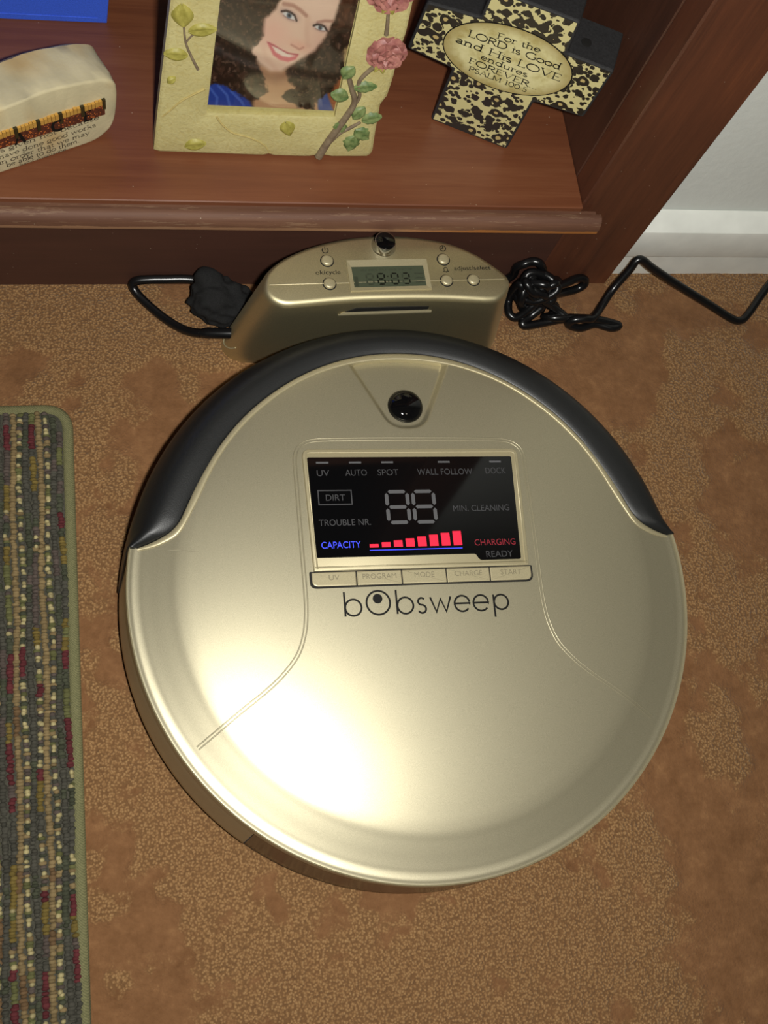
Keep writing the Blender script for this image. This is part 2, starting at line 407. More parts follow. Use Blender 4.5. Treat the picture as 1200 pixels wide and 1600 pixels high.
sp = t.math('MULTIPLY', t.math('LESS_THAN', spot.outputs['Distance'], 0.42), t.math('GREATER_THAN', d, 0.50))
blk = t.math('MAXIMUM', ring, sp)
bg = t.mix(t.math('LESS_THAN', d, 0.22), s2l(206, 196, 140), s2l(190, 168, 110))
t.l(t.mix(blk, bg, s2l(36, 30, 24)), t.b.inputs['Base Color']); t.setp(Roughness=0.4); M['leopard'] = t.m
t = NT('parchment'); v = t.coord(); n = t.noise(v, 90, 4, 0.6); gr = t.n('ShaderNodeVectorMath', operation='LENGTH'); t.l(t.coord(scale=(1 / 0.0393, 1 / 0.0238, 0)), gr.inputs[0])
base = t.ramp(n, [(0.3, s2l(176, 160, 96)), (0.5, s2l(212, 204, 150)), (0.7, s2l(224, 216, 166))])
t.l(t.mix(t.ramp(gr.outputs['Value'], [(0.75, (0, 0, 0, 1)), (1.0, (0.75, 0.75, 0.75, 1))]), base, s2l(150, 128, 66)), t.b.inputs['Base Color']); t.setp(Roughness=0.4); M['parchment'] = t.m
M['cross_side'] = plain('black_wood_edge', (42, 42, 43), 0.6, grain=0.2, gs=700, bump=0.3)

# ------------------------------------------------------------------ setting: room
def wallbox(name, *a, m='wall'): return struct(box(name, *a, M[m]))
wallbox('wall_right', 1.6, 1.7, -2.2, 0.258, 0, 2.4)
wallbox('wall_left', -1.7, -1.6, -2.2, 0.258, 0, 2.4)
wallbox('wall_front', -1.7, 1.7, -2.3, -2.2, 0, 2.4)
# back wall with the niche that holds the built-in bookcase
wv = [box_vf(0.1965, 1.7, 0.258, 0.52, 0, 2.4), box_vf(-1.7, -0.8505, 0.258, 0.52, 0, 2.4), box_vf(-0.8505, 0.1965, 0.258, 0.52, 1.2005, 2.4)]
struct(mk('wall_back', *join(wv), M['wall']))
wallbox('ceiling', -1.7, 1.7, -2.3, 0.52, 2.4, 2.5, m='ceiling')
# baseboard with a thin foot, a flat face and a bevelled top
pb = [(0.2575, 0.0), (0.2468, 0.0), (0.2460, 0.0255), (0.2448, 0.0268), (0.2442, 0.0285), (0.2440, 0.0560), (0.2446, 0.0585), (0.2462, 0.0600), (0.2540, 0.0668), (0.2575, 0.0680)]
V = [(x, y, z) for x in (0.1966, 1.6) for y, z in pb]; n = len(pb)
F = [(i, (i + 1) % n, n + (i + 1) % n, n + i) for i in range(n)] + [tuple(range(n)), tuple(range(n, 2 * n))]
struct(mk('baseboard_back', V, F, M['white_trim'], None, 30))

# carpeted floor: a relief grid where it is seen closely, a plain sheet beyond
gx0, gx1, gy0, gy1 = -0.42, 0.52, -0.46, 0.257
nx, ny = 470, 358
gx = np.linspace(gx0, gx1, nx); gy = np.linspace(gy0, gy1, ny); X, Y = np.meshgrid(gx, gy, indexing='ij')
p = vnoise(X * 16 + 5, Y * 13 + 9, 3, 4) * 0.75 + vnoise(X * 60 + Y * 25, Y * 60 - X * 20 + 4, 5, 3) * 0.25
p = np.clip((p - 0.42) / 0.14, 0, 1)
for bx, by, sx, sy, k in [(0.165, -0.135, .035, .03, -.9), (0.18, -0.17, .03, .02, -.8), (0.179, 0.149, .03, .035, -.9), (-0.150, 0.163, .02, .03, -.8), (-0.172, 0.118, .015, .02, -.6), (0.26, 0.21, .06, .02, -.8), (0.21, 0.165, .03, .015, -.6),
                          (0.09, -0.215, .07, .03, 1.0), (0.14, -0.16, .02, .02, .5), (0.22, 0.11, .03, .04, 0.9), (0.13, 0.19, .05, .02, 0.9), (-0.13, 0.2, .05, .03, 1.0), (-0.18, 0.05, .02, .05, .6), (-0.16, -0.19, .04, .02, .4), (0.24, 0.0, .04, .05, .5), (-0.12, -0.17, .04, .02, -.4), (-0.2, 0.19, .05, .03, -.3)]:
    p = p + k * np.exp(-(((X - bx) / sx) ** 2 + ((Y - by) / sy) ** 2))
p = np.clip(p, 0, 1)
Zc = -0.0012 + 0.0016 * p * (0.6 + 0.8 * vnoise(X * 420, Y * 420, 8, 2)) + 0.0008 * vnoise(X * 90, Y * 90, 2, 2) - 0.0005
edge = np.minimum(np.minimum(X - gx0, gx1 - X), Y - gy0); Zc = np.where(edge < 0.004, -0.001, Zc)
rx = [-1.7, gx0, gx1, 1.7]; ry = [-2.3, gy0, gy1, 0.52]
co = np.stack([X, Y, Zc], -1).reshape(-1, 3); fc = grid_faces(nx, ny)
ring = np.array([(a, b, -0.001) for a in rx for b in ry]); base = len(co)
rf = [(base + i * 4 + j, base + (i + 1) * 4 + j, base + (i + 1) * 4 + j + 1, base + i * 4 + j + 1) for i in range(3) for j in range(3) if not (i == 1 and j == 1)]
me = mesh_np('floor', np.vstack([co, ring]), np.vstack([fc, np.array(rf)]))
a = me.attributes.new('pile', 'FLOAT', 'POINT'); a.data.foreach_set('value', np.concatenate([p.ravel(), np.full(16, 0.6)]).astype('f'))
struct(link('floor', me, M['carpet'], None, 180))

# ------------------------------------------------------------------ bookcase
BK = thing('bookcase', 'built-in reddish-brown wooden bookcase set into the white wall', 'bookcase', (-0.3, 0.2377, 0))
def bk(name, x0, x1, y0, y1, z0, z1, m, bev=0.0008):
    o = box(name, x0, x1, y0, y1, z0, z1, M[m], BK, bev, 1); o.matrix_parent_inverse = Matrix.Translation(BK.location).inverted(); return o
bk('face_stile', 0.1355, 0.1955, 0.2377, 0.2600, 0, 1.2, 'wood_stile', 0.0012)
bk('face_stile', -0.85, -0.79, 0.2377, 0.2600, 0, 1.2, 'wood_stile', 0.0012)
bk('kick_board', -0.7899, 0.1354, 0.2377, 0.2550, 0, 0.0850, 'wood_kick')
bk('shelf_board', -0.7899, 0.1354, 0.2350, 0.50, 0.0852, 0.1000, 'wood_shelf', 0.0006)
bk('shelf_board', -0.7899, 0.1354, 0.2420, 0.50, 0.46, 0.48, 'wood_shelf', 0.0006)
bk('side_panel', 0.1355, 0.1555, 0.2601, 0.50, 0, 1.2, 'wood_side')
bk('side_panel', -0.81, -0.79, 0.2601, 0.50, 0, 1.2, 'wood_side')
bk('back_panel', -0.81, 0.1555, 0.5001, 0.512, 0, 1.2, 'wood_side')
bk('top_board', -0.85, 0.1955, 0.2601, 0.512, 1.1801, 1.2, 'wood_side')
pl = [(0.2290, 0.0852), (0.2215, 0.0915), (0.2211, 0.0960), (0.2216, 0.0990), (0.2228, 0.1012), (0.2245, 0.1026), (0.2270, 0.1033), (0.2290, 0.1032), (0.2300, 0.1015), (0.2349, 0.1000), (0.2349, 0.0852)]
pl = [(0.2349, 0.0905), (0.2222, 0.0905), (0.2212, 0.0912), (0.2209, 0.0960), (0.2215, 0.0990), (0.2228, 0.1010), (0.2246, 0.1024), (0.2268, 0.1030), (0.2284, 0.1026), (0.2290, 0.1010), (0.2292, 0.0965), (0.2349, 0.0965)]
V = [(x, y, z) for x in (-0.789, 0.1453) for y, z in pl]; n = len(pl)
F = [(i, (i + 1) % n, n + (i + 1) % n, n + i) for i in range(n)] + [tuple(range(n)), tuple(range(n, 2 * n))]
o = mk('shelf_lip', V, F, M['wood_lip'], BK, 30); o.matrix_parent_inverse = Matrix.Translation(BK.location).inverted(); o['label'] = 'worn moulded lip with a scuffed pale lower edge'

# ------------------------------------------------------------------ robot vacuum
RB = thing('robot_vacuum', 'round champagne-gold robot vacuum with black bumper and lit display, on the carpet', 'robot vacuum', (0, 0, 0), math.radians(-2.2))
RP = np.array([(0, .0762), (.04, .0758), (.08, .0748), (.10, .0740), (.118, .0729), (.130, .0719), (.138, .0710), (.1425, .0702), (.147, .0690), (.152, .0677), (.157, .0664), (.1605, .06555), (.1628, .0650), (.1646, .0648), (.1664, .0647), (.1684, .0640), (.1698, .0632), (.170, .0613)])
def hermite(xs, ys, x):
    m = np.gradient(ys, xs); i = np.clip(np.searchsorted(xs, x) - 1, 0, len(xs) - 2); h = xs[i + 1] - xs[i]; t_ = (x - xs[i]) / h
    return (2 * t_**3 - 3 * t_**2 + 1) * ys[i] + (t_**3 - 2 * t_**2 + t_) * h * m[i] + (-2 * t_**3 + 3 * t_**2) * ys[i + 1] + (t_**3 - t_**2) * h * m[i + 1]
def lidz(x, y): return hermite(RP[:, 0], RP[:, 1], np.clip(np.hypot(x, y), 0, 0.17))
# inner edge of the bumper (half, mirrored) and inner edge of the raised trim
HB = [(163.2, 24.4), (161.5, 25.0), (155.5, 27.0), (150.0, 29.4), (145.0, 32.3), (140.5, 36.8), (137.2, 42.5), (130.2, 57.8), (122, 73.0), (113, 87.3), (101, 102.0), (88, 114.2), (74, 124.6), (60, 132.8), (46, 139), (32, 143.3), (16, 146.2), (0, 147.0)]
HT = [(162.8, 22.9), (157.4, 23.5), (152.0, 24.7), (146.6, 26.8), (141.6, 29.5), (138.2, 33.2), (134.8, 38.8), (128.0, 52.0), (120, 69.0), (110.5, 84.6), (98.5, 99.4), (85.5, 111.6), (72, 121.8), (58.6, 129.4), (45, 135), (31, 139.0), (15.6, 141.4), (0, 142.2)]
def full(h): return [(x / 1000, y / 1000) for x, y in h] + [(-x / 1000, y / 1000) for x, y in h[::-1][1:]]
def smooth2(h): return [(q.x, q.y) for q in catmull([(a[0], a[1], 0) for a in full(h)], 6)]
BO, TI = smooth2(HB), smooth2(HT)
bth = np.array([math.atan2(y, x) for x, y in BO]); brr = np.array([math.hypot(x, y) for x, y in BO])
TH0, TH1 = bth[0], bth[-1]
def rb(th):
    r = np.interp(th, bth, brr); return np.where((th < TH0) | (th > TH1), 0.170, r)
def poly_sd(x, y, poly):
    P = np.array(poly); Q = np.roll(P, -1, 0); d = np.full(x.shape, 1e9); ins = np.zeros(x.shape, bool)
    for (ax, ay), (bx, by) in zip(P, Q):
        ex, ey = bx - ax, by - ay; tt = np.clip(((x - ax) * ex + (y - ay) * ey) / (ex * ex + ey * ey), 0, 1)
        d = np.minimum(d, np.hypot(x - ax - tt * ex, y - ay - tt * ey))
        c = ((ay > y) != (by > y)) & (x < ex * (y - ay) / (ey if abs(ey) > 1e-12 else 1e-12) + ax); ins ^= c
    return np.where(ins, d, -d)
VP = [(q.x, q.y) for q in roundpoly([(0.0395, 0.165), (-0.0415, 0.165), (-0.0340, 0.1365), (-0.0125, 0.0932), (0.0100, 0.0932), (0.0298, 0.1365)], [0, 0, 0.004, 0.0115, 0.0115, 0.004], 8)]
NTH, NR = 1200, 210
th = np.linspace(-math.pi, math.pi, NTH, endpoint=False)
th = np.sort(np.concatenate([th, np.linspace(TH0 - 1e-4, TH0 + 0.06, 40), np.linspace(TH1 - 0.06, TH1 + 1e-4, 40)])); NTH = len(th)
R_out = rb(th); s = np.linspace(0, 1, NR) ** 0.85
Rg = R_out[:, None] * s[None, :]; Xl = Rg * np.cos(th)[:, None]; Yl = Rg * np.sin(th)[:, None]
Zl = lidz(Xl, Yl); msk = (Yl > 0.085) & (np.abs(Xl) < 0.05)
sd = np.full(Xl.shape, -1.0); sd[msk] = poly_sd(Xl[msk], Yl[msk], VP)
q = np.clip(sd / 0.0042, 0, 1); q = q * q * (3 - 2 * q); Zl = Zl - 0.0040 * q
co = np.stack([Xl, Yl, Zl], -1)
wall = co[:, -1:, :].copy(); wall[..., 2] -= 0.004; co = np.concatenate([co, wall], 1)
me = mesh_np('lid', co.reshape(-1, 3), grid_faces(NTH, NR + 1, True)[:, ::-1])
lid = link('lid', me, M['gold'], RB, 180); lid.data.set_sharp_from_angle(angle=math.radians(50))
# raised trim that borders the bumper
def resamp(P, n):
    P = np.array(P); d = np.concatenate([[0], np.cumsum(np.hypot(*np.diff(P, axis=0).T))]); u = np.linspace(0, d[-1], n)
    return np.stack([np.interp(u, d, P[:, 0]), np.interp(u, d, P[:, 1])], 1)
A, B = resamp(TI, 260), resamp(BO, 260); V = []
prof = [(0.0, -0.0050), (0.0, -0.0002), (0.05, 0.0004), (0.16, 0.0007), (0.5, 0.0009), (0.85, 0.0007), (0.97, 0.0003), (1.0, -0.001), (1.0, -0.0035)]
for i in range(260):
    for f, dz in prof:
        x, y = A[i] * (1 - f) + B[i] * f; V.append((x, y, float(lidz(np.array(x), np.array(y))) + dz))
F = [(i * 9 + j, (i + 1) * 9 + j, (i + 1) * 9 + j + 1, i * 9 + j + 1) for i in range(259) for j in range(8)] + [tuple(range(9)), tuple(range(259 * 9, 260 * 9))]
mk('lid_trim', V, F, M['gold_light'], RB, 50)
# bumper
nb = 420; bt = np.sort(np.concatenate([np.linspace(TH0 + 0.001, TH1 - 0.001, nb), np.linspace(TH0 + 0.001, TH0 + 0.07, 40), np.linspace(TH1 - 0.07, TH1 - 0.001, 40)]))
bprof = [(0.0, -.0040), (0.0, -.0006), (0.04, .0002), (0.14, .0012), (0.28, .0024), (0.42, .0030), (0.55, .0025), (0.68, .0005), (0.80, -.0032), (0.90, -.0072), (0.97, -.0118), (1.0, -.0165)]
V = []
for tt in bt:
    r0 = float(rb(np.array(tt))); z0 = float(lidz(np.array(r0), np.array(0.0)))
    zt = 0.0665 if r0 < 0.15 else z0
    k = min(1.0, (0.1716 - r0) / 0.02)
    for f, dz in bprof:
        V.append(((r0 + (0.1716 - r0) * f) * math.cos(tt), (r0 + (0.1716 - r0) * f) * math.sin(tt), (z0 * (1 - f) + 0.0668 * f) + dz * (k if dz > -.004 else 1)))
    for r, z in ((0.1727, 0.040), (0.1750, 0.022), (0.1755, 0.017), (0.1740, 0.0145), (0.160, 0.0145)):
        t2 = math.pi / 2 + (tt - math.pi / 2) * (1 + 0.085 * (1 - min(z, 0.055) / 0.055)); V.append((r * math.cos(t2), r * math.sin(t2), z))
m_ = len(bprof) + 5; F = [(i * m_ + j, (i + 1) * m_ + j, (i + 1) * m_ + j + 1, i * m_ + j + 1) for i in range(len(bt) - 1) for j in range(m_ - 1)]
F += [tuple(range(m_)), tuple(range((len(bt) - 1) * m_, len(bt) * m_))]
mk('bumper', V, F, M['bumper'], RB, 60)
# gold side wall (behind the bumper), dust bin door, dark under-body
def ring_sector(name, a0, a1, prof, mat, n, caps=True):
    V = []; F = []; k = len(prof)
    for i in range(n + 1):
        an = a0 + (a1 - a0) * i / n
        for r, z in prof: V.append((r * math.cos(an), r * math.sin(an), z))
    F = [(i * k + j, (i + 1) * k + j, (i + 1) * k + j + 1, i * k + j + 1) for i in range(n) for j in range(k - 1)]
    if caps: F += [tuple(range(k)), tuple(range(n * k, (n + 1) * k))]
    return mk(name, V, F, mat, RB, 45)
D = math.radians
sidep = [(0.1675, 0.0622), (0.1686, 0.0612), (0.1695, 0.058), (0.1714, 0.040), (0.1740, 0.022), (0.1747, 0.0170), (0.1738, 0.0150), (0.160, 0.0150)]
aL0, aL1 = TH1 + 0.003, D(232.0)
ring_sector('side_wall', aL0, aL1, sidep, M['gold'], 60)
ring_sector('side_wall', D(316.0) - 2 * math.pi, TH0 - 0.003, sidep, M['gold'], 60)
binp = [(0.1660, 0.0622), (0.1672, 0.0602), (0.1692, 0.045), (0.1732, 0.022), (0.1742, 0.0160), (0.1730, 0.0135), (0.160, 0.0135)]
o = ring_sector('dust_bin', D(232.3), D(315.7), binp, M['base_dark'], 70); o['label'] = 'glossy dark brown dust bin door at the rear'
V, F = lathe_vf([(0.150, 0.0), (0.170, 0.0005), (0.1738, 0.003), (0.1742, 0.0128), (0.170, 0.0142), (0.16, 0.0143)], 160)
mk('under_body', V, F, M['black_dark'], RB, 40)
# sensor dome
V, F = lathe_vf([(0.0113, -0.001)] + [(0.0112 * math.cos(a), 0.0002 + 0.0062 * math.sin(a)) for a in np.linspace(0, math.pi / 2, 12)], 48, (-0.0004, 0.1103, 0.0690))
mk('sensor_dome', V, F, M['black_gloss'], RB, 60)
# twin seam beads
def drape(pts, dz): return [(x, y, float(lidz(np.array(x), np.array(y))) + dz) for x, y in pts]
half = [(0, 86.6), (30, 86.6), (52, 86.5), (59, 86.1), (64, 85.0), (68.3, 82.2), (70.7, 78.0), (71.6, 72), (71.4, 60), (71.2, 40), (70.9, 17), (70.5, -8), (70.9, -20), (72.6, -31), (77.2, -42.5), (86.5, -53.5), (97, -62.2), (108, -70.0), (121, -79.6), (132.5, -88.0)]
sl = [(q.x / 1000 - 0.0006, q.y / 1000) for q in catmull([(x, y, 0) for x, y in [(-a, b) for a, b in half[::-1]] + half[1:]], 6)]
def offs(P, d):
    o = []
    for i in range(len(P)):
        a = Vector(P[max(i - 1, 0)]); b = Vector(P[min(i + 1, len(P) - 1)]); t_ = (b - a).normalized(); o.append((P[i][0] - t_.y * d, P[i][1] + t_.x * d))
    return o
V, F = join([tube_vf(drape(offs(sl, d), -0.00008), 0.00042, 8) for d in (-0.0009, 0.0009)])
mk('seam_bead', V, F, M['gold'], RB, 80)
# display bezel, buttons, panel
def zt(y, k=0.0): return k
DM = Matrix.Translation((-0.0003, -0.0013, 0.0776)) @ Matrix.Rotation(math.radians(-1.1), 4, 'X')     # local plane of the display
bz = roundpoly([(-0.0655, 0.0058), (0.0638, 0.0058), (0.0668, 0.0810), (-0.0676, 0.0810)], [0.001, 0.001, 0.005, 0.005], 6)
bezel = prism('display_bezel', bz, -0.006, 0.0, M['gold_light'], RB, 0.0008, 3, DM)
lipp = [(v.x, v.y, -0.0001) for v in inset(bz if area2(bz) > 0 else bz[::-1], 0.0022)]
V, F = tube_vf(lipp, 0.0005, 8, True); mk('bezel_lip', V, F, M['gold_light'], bezel, 80)
blk = roundpoly([(-0.0640, 0.0136), (0.0312, 0.0136), (0.0335, 0.0096), (0.0592, 0.0096), (0.0620, 0.0756), (-0.0648, 0.0756)], [0.0015, 0.0012, 0.0015, 0.0015, 0.0012, 0.0012], 4)
panel = prism('display_panel', blk, -0.001, 0.0003, M['black_gloss'], RB, 0.0002, 1, DM)
pz = 0.00036
def ptext(s_, x, y, w, h, m, al='CENTER', **k): return text('display_lettering', s_, M[m], panel, x / 1000, y / 1000, pz, h / 1000, w / 1000 if w else None, al, **k)
for s_, x, y, w in (('UV', -56, 63.6, 7.4), ('AUTO', -36.2, 63.7, 13), ('SPOT', -16.8, 63.7, 12.6), ('WALL FOLLOW', 18.4, 63.8, 34.6), ('DOCK', 50.6, 64.2, 13)): ptext(s_, x, y, w, 4.1, 'ghost_dim')
ptext('DIRT', -49.8, 48.2, 11.4, 4.0, 'ghost_dim'); ptext('TROUBLE NR.', -45.4, 32.8, 30.6, 4.0, 'ghost_dim')
ptext('MIN. CLEANING', 38.4, 40.2, 35.2, 4.0, 'ghost_dim'); ptext('READY', 46, 11.2, 16.6, 4.0, 'ghost_dim')
ptext('CAPACITY', -48.7, 19.1, 23, 4.2, 'blue_lit'); ptext('CHARGING', 44.2, 18.6, 25.4, 4.0, 'red_dim')
for x in (-56, -36.3, -16.8, 18.4, 51.1):
    V, F = box_vf((x - 3.7) / 1000, (x + 3.7) / 1000, .07145, .07265, pz - .0001, pz); mk('led_bar', V, F, M['ghost'], panel)
x0, x1, y0, y1 = -.0598, -.0402, .0458, .0545
V, F = strokes_vf([[(x0, y0), (x1, y0), (x1, y1), (x0, y1), (x0, y0)]], .0007, pz); mk('dirt_frame', V, F, M['ghost_dim'], panel)
def seg7(cx, cy, w, h, t_, g):
    a, b = w / 2, h / 2; c = t_ * 0.45
    def hs(y): return [(cx - a + g, y), (cx - a + g + c, y + t_ / 2), (cx + a - g - c, y + t_ / 2), (cx + a - g, y), (cx + a - g - c, y - t_ / 2), (cx - a + g + c, y - t_ / 2)]
    def vs_(x, ya, yb): return [(x, ya + g), (x + t_ / 2, ya + g + c), (x + t_ / 2, yb - g - c), (x, yb - g), (x - t_ / 2, yb - g - c), (x - t_ / 2, ya + g + c)]
    return {'a': hs(cy + b), 'g': hs(cy), 'd': hs(cy - b), 'f': vs_(cx - a, cy, cy + b), 'b': vs_(cx + a, cy, cy + b), 'e': vs_(cx - a, cy - b, cy), 'c': vs_(cx + a, cy - b, cy)}
SEG = {'8': 'abcdefg', '0': 'abcdef', '3': 'abgcd'}
def digit_vf(ch, cx, cy, w, h, t_, g, z, inv=False):
    S = seg7(cx, cy, w, h, t_, g); P = []
    for k, poly in S.items():
        if (k in SEG[ch]) != inv: P.append(([(x, y, z) for x, y in poly], [tuple(range(6))]))
    return join(P) if P else ([], [])
for cx in (-.0129, .0032): V, F = digit_vf('8', cx, .0436, .0126, .0192, .0022, .0009, pz); mk('display_digit', V, F, M['ghost'], panel)
for i in range(8):
    xc = -.0294 + i * .00722; hh = .0016 + i * .00098; y0 = .0194 + (.0 if i else 0)
    V, F = box_vf(xc - .0026, xc + .0026, .0190, .0190 + hh + .0004, pz - .0001, pz); mk('capacity_bar', V, F, M['red_lit'], panel)
V, F = box_vf(-.0322, .0236, .01705, .01755, pz - .0001, pz); mk('capacity_line', V, F, M['blue_lit'], panel)
bx = [-.0672, -.0412, -.0145, .0122, .0387, .0647]
under = roundpoly([(-.0680, -.0038), (.0655, -.0038), (.0655, .0058), (-.0680, .0058)], [.004, .004, .0005, .0005]); prism('button_well', under, -.006, -.0009, M['gap'], RB, 0, 1, DM)
for i, s_ in enumerate(('UV', 'PROGRAM', 'MODE', 'CHARGE', 'START')):
    a, b = bx[i] + .00028, bx[i + 1] - .00028
    rr = [.0036 if i == 0 else .0005, .0036 if i == 4 else .0005, .0005, .0005]
    o = prism('button', roundpoly([(a, -.0030), (b, -.0030), (b, .0052), (a, .0052)], rr), -.005, -.0002, M['gold_light'], RB, .0005, 2, DM)
    text('button_lettering', s_, M['ghost_btn'], o, (a + b) / 2, .0004, -.00013, .0033, (.0062, .0198, .0118, .0168, .0128)[i])
# logo strokes: units of the drawing are 0.119 mm
def lg(l): return [((x - 243) * 1.178e-4 - .0498, y * 1.19e-4 - .0217) for x, y in l]
L = [[(247, -2), (247, 118)], arc(288, 40, 40, 0, 360), arc(412, 59, 58, 0, 360, 36),
     [(503, 0), (503, 118)], arc(545, 40, 40, 0, 360),
     arc(627, 57, 17, 35, 270, 14) + arc(627, 20, 20, 90, -150, 14),
     [(672, 76), (699, 2), (724, 66), (749, 2), (776, 76)],
     [(794, 40), (872, 40)] + arc(833, 39, 39, 0, 320, 24), [(891, 40), (969, 40)] + arc(930, 39, 39, 0, 320, 24),
     [(998, -34), (998, 78)], arc(1036, 40, 37, 0, 360)]
V, F = join([strokes_vf([lg(l) for l in L], 0.00112), ([(x, y, 0) for x, y in lg(arc(410, 79, 24, 0, 345, 23))], [tuple(range(24))])])
V = [(x, y, float(lidz(np.array(x), np.array(y))) + 0.00012) for x, y, z in V]
o = mk('logo', V, F, M['ink'], RB); o['label'] = 'black lettering reading bobsweep with a dotted capital O'

# ------------------------------------------------------------------ charging dock
DK = thing('charging_dock', 'champagne-gold charging dock with a small clock display and round buttons, behind the robot', 'charging dock', (0.0005, 0.1885, 0), math.radians(1.5))
dt = [(-79.1, 183.9), (-77.8, 178.6), (-73.6, 174.0), (-66.4, 171.2), (-53.8, 171.8), (-37.8, 173.3), (-21.6, 174.4), (-5.3, 174.9), (15.3, 175.2), (36.1, 174.8), (52.8, 173.8), (63.3, 173.2), (70.6, 174.2), (76.3, 179.2), (79.8, 187.2), (78.6, 192.5), (74.1, 197.5), (66.6, 204.0), (58.8, 209.6), (48.7, 214.6), (38.4, 218.1), (21.7, 220.9), (9.1, 221.8), (-7.6, 221.4), (-22.3, 219.6), (-37.0, 216.2), (-49.5, 212.0), (-62.1, 206.0), (-71.0, 199.6), (-76.8, 192.5)]
cs, sn = math.cos(D(-1.5)), math.sin(D(-1.5))
dtl = [(cs * (x - 0.5) - sn * (y - 188.5), sn * (x - 0.5) + cs * (y - 188.5)) for x, y in dt]
dtl = [(q.x / 1000, q.y / 1000) for q in catmull([(a, b, 0) for a, b in dtl], 4, True)]
def dock_at(z):
    k = 1 - z / 0.088; return [(x * (1 + 0.25 * k), y + (0.0065 if y < 0 else 0.0065) * k) for x, y in dtl]
rings = [(dock_at(0), 0.0), (dock_at(0.02), 0.02), (dock_at(0.05), 0.05), (dock_at(0.083), 0.0830)]
for a in (25, 50, 70, 90): rings.append((inset(dock_at(0.086), 0.0038 * (1 - math.cos(D(a)))), 0.0835 + 0.0040 * math.sin(D(a))))
n = len(dtl); V = []; F = []
for r, z in rings: V += [(q[0], q[1], z) for q in r]
for k in range(len(rings) - 1): F += [(k * n + i, k * n + (i + 1) % n, (k + 1) * n + (i + 1) % n, (k + 1) * n + i) for i in range(n)]
F += [tuple(range(n))[::-1], tuple(range((len(rings) - 1) * n, len(rings) * n))]
mk('dock_shell', V, F, M['gold_dock'], DK, 50)
ZD = 0.0875
V, F = join([tube_vf([(-.0785, -.0011, ZD - .0016), (-.0755, -.0011, ZD), (.0755, -.0011, ZD), (.0785, -.0011, ZD - .0016)], .00035, 8)]); mk('shell_seam', V, F, M['gold_light'], DK, 80)
# clock display: sloping bezel around a sunken-looking glass
ob = [(-.0266, -.0076), (.0262, -.0076), (.0262, .0146), (-.0266, .0146)]; ib = [(-.0236, -.0047), (.0230, -.0047), (.0230, .0098), (-.0236, .0098)]
V = [(x, y, ZD - .0008) for x, y in ob] + [(x, y, ZD + .0012) for x, y in inset(ob, .0004)] + [(x, y, ZD + .0005) for x, y in ib] + [(x, y, ZD - .0008) for x, y in ib]
F = [(k * 4 + i, k * 4 + (i + 1) % 4, (k + 1) * 4 + (i + 1) % 4, (k + 1) * 4 + i) for k in range(3) for i in range(4)]
mk('clock_bezel', V, F, M['gold_light'], DK)
V, F = box_vf(-.0236, .0230, -.0047, .0098, ZD - .0008, ZD + .0003); lcd = mk('clock_glass', V, F, M['lcd'], DK)
lz = ZD + .0004
def dg(ch, cx, m, inv=False):
    V, F = digit_vf(ch, cx, .0009, .0042, .0074, .0010, .0004, lz + (0 if m == 'lcd_off' else .00003), inv)
    if V: mk('clock_digit', V, F, M[m], lcd)
for ch, cx in (('8', -.0056), ('0', .0032), ('3', .0105)): dg(ch, cx, 'lcd_on'); dg(ch, cx, 'lcd_off', True)
dg('8', -.0128, 'lcd_off')
V, F = join([box_vf(-.0012 - .0004, -.0012 + .0004, y - .0004, y + .0004, lz - .0001, lz) for y in (-.0008, .0026)]); mk('clock_colon', V, F, M['lcd_on'], lcd)
text('clock_marks', 'SU MO TU WE TH FR', M['lcd_off'], lcd, -.001, .0068, lz, .0014, .034)
for q_ in ((-.0228, -.0205, -.004, .003), (.0165, .0218, -.0022, -.0014), (.0165, .0218, .0008, .0016), (.0165, .0218, .0038, .0046)):
    V, F = box_vf(*q_, lz - .0001, lz); mk('clock_mark', V, F, M['lcd_off'], lcd)
for x, y in ((-.0382, .0147), (-.0389, -.0015), (.0374, .0140), (.0368, -.0013), (.0548, -.0013)):
    V, F = lathe_vf([(.0044, -.0005), (.0044, .0001), (.0040, .0002)], 28, (x, y, ZD)); r_ = mk('button_ring', V, F, M['gap'], DK, 40)
    V, F = lathe_vf([(.0037, -.0005), (.0037, .0010), (.0033, .0015), (.0024, .0018), (.0, .0019)], 28, (x, y, ZD)); mk('round_button', V, F, M['gold_light'], DK, 40)
V, F = lathe_vf([(.0082, -.004), (.0080, .0010), (.0072, .0022), (.0069, .0060), (.0066, .0066), (.0062, .0068)], 40, (-.0003, .0248, ZD - .001)); kn = mk('sensor_ring', V, F, M['chrome'], DK, 30)
V, F = lathe_vf([(.0062, .0), (.0062, .0002), (.0050, .0009), (.0, .0013)], 40, (-.0003, .0248, ZD + .0057)); mk('sensor_window', V, F, M['black_gloss'], kn, 40)
def dline(name, lines, w): V, F = strokes_vf(lines, w, ZD + .00012); return mk(name, V, F, M['ink'], DK)
dline('power_symbol', [arc(-.0384, .0222, .0019, 125, 415, 18), [(-.0384, .0224), (-.0384, .0247)]], .0005)
dline('clock_symbol', [arc(.0384, .0222, .0020, 0, 360, 20), [(.0384, .0238), (.0384, .0222), (.0370, .0222)]], .0005)
dline('bell_symbol', [[(.0361, .0052), (.0366, .0060)] + arc(.0377, .0072, .0011, 180, 0, 8) + [(.0388, .0060), (.0393, .0052), (.0361, .0052)], [(.0374, .0048), (.0380, .0048)]], .0004)
text('dock_lettering', 'ok/cycle', M['ink'], DK, -.0387, .0052, ZD + .00012, .0031, .0156)
text('dock_lettering', 'adjust/select', M['ink'], DK, .0556, .0060, ZD + .00012, .0031, .0246)
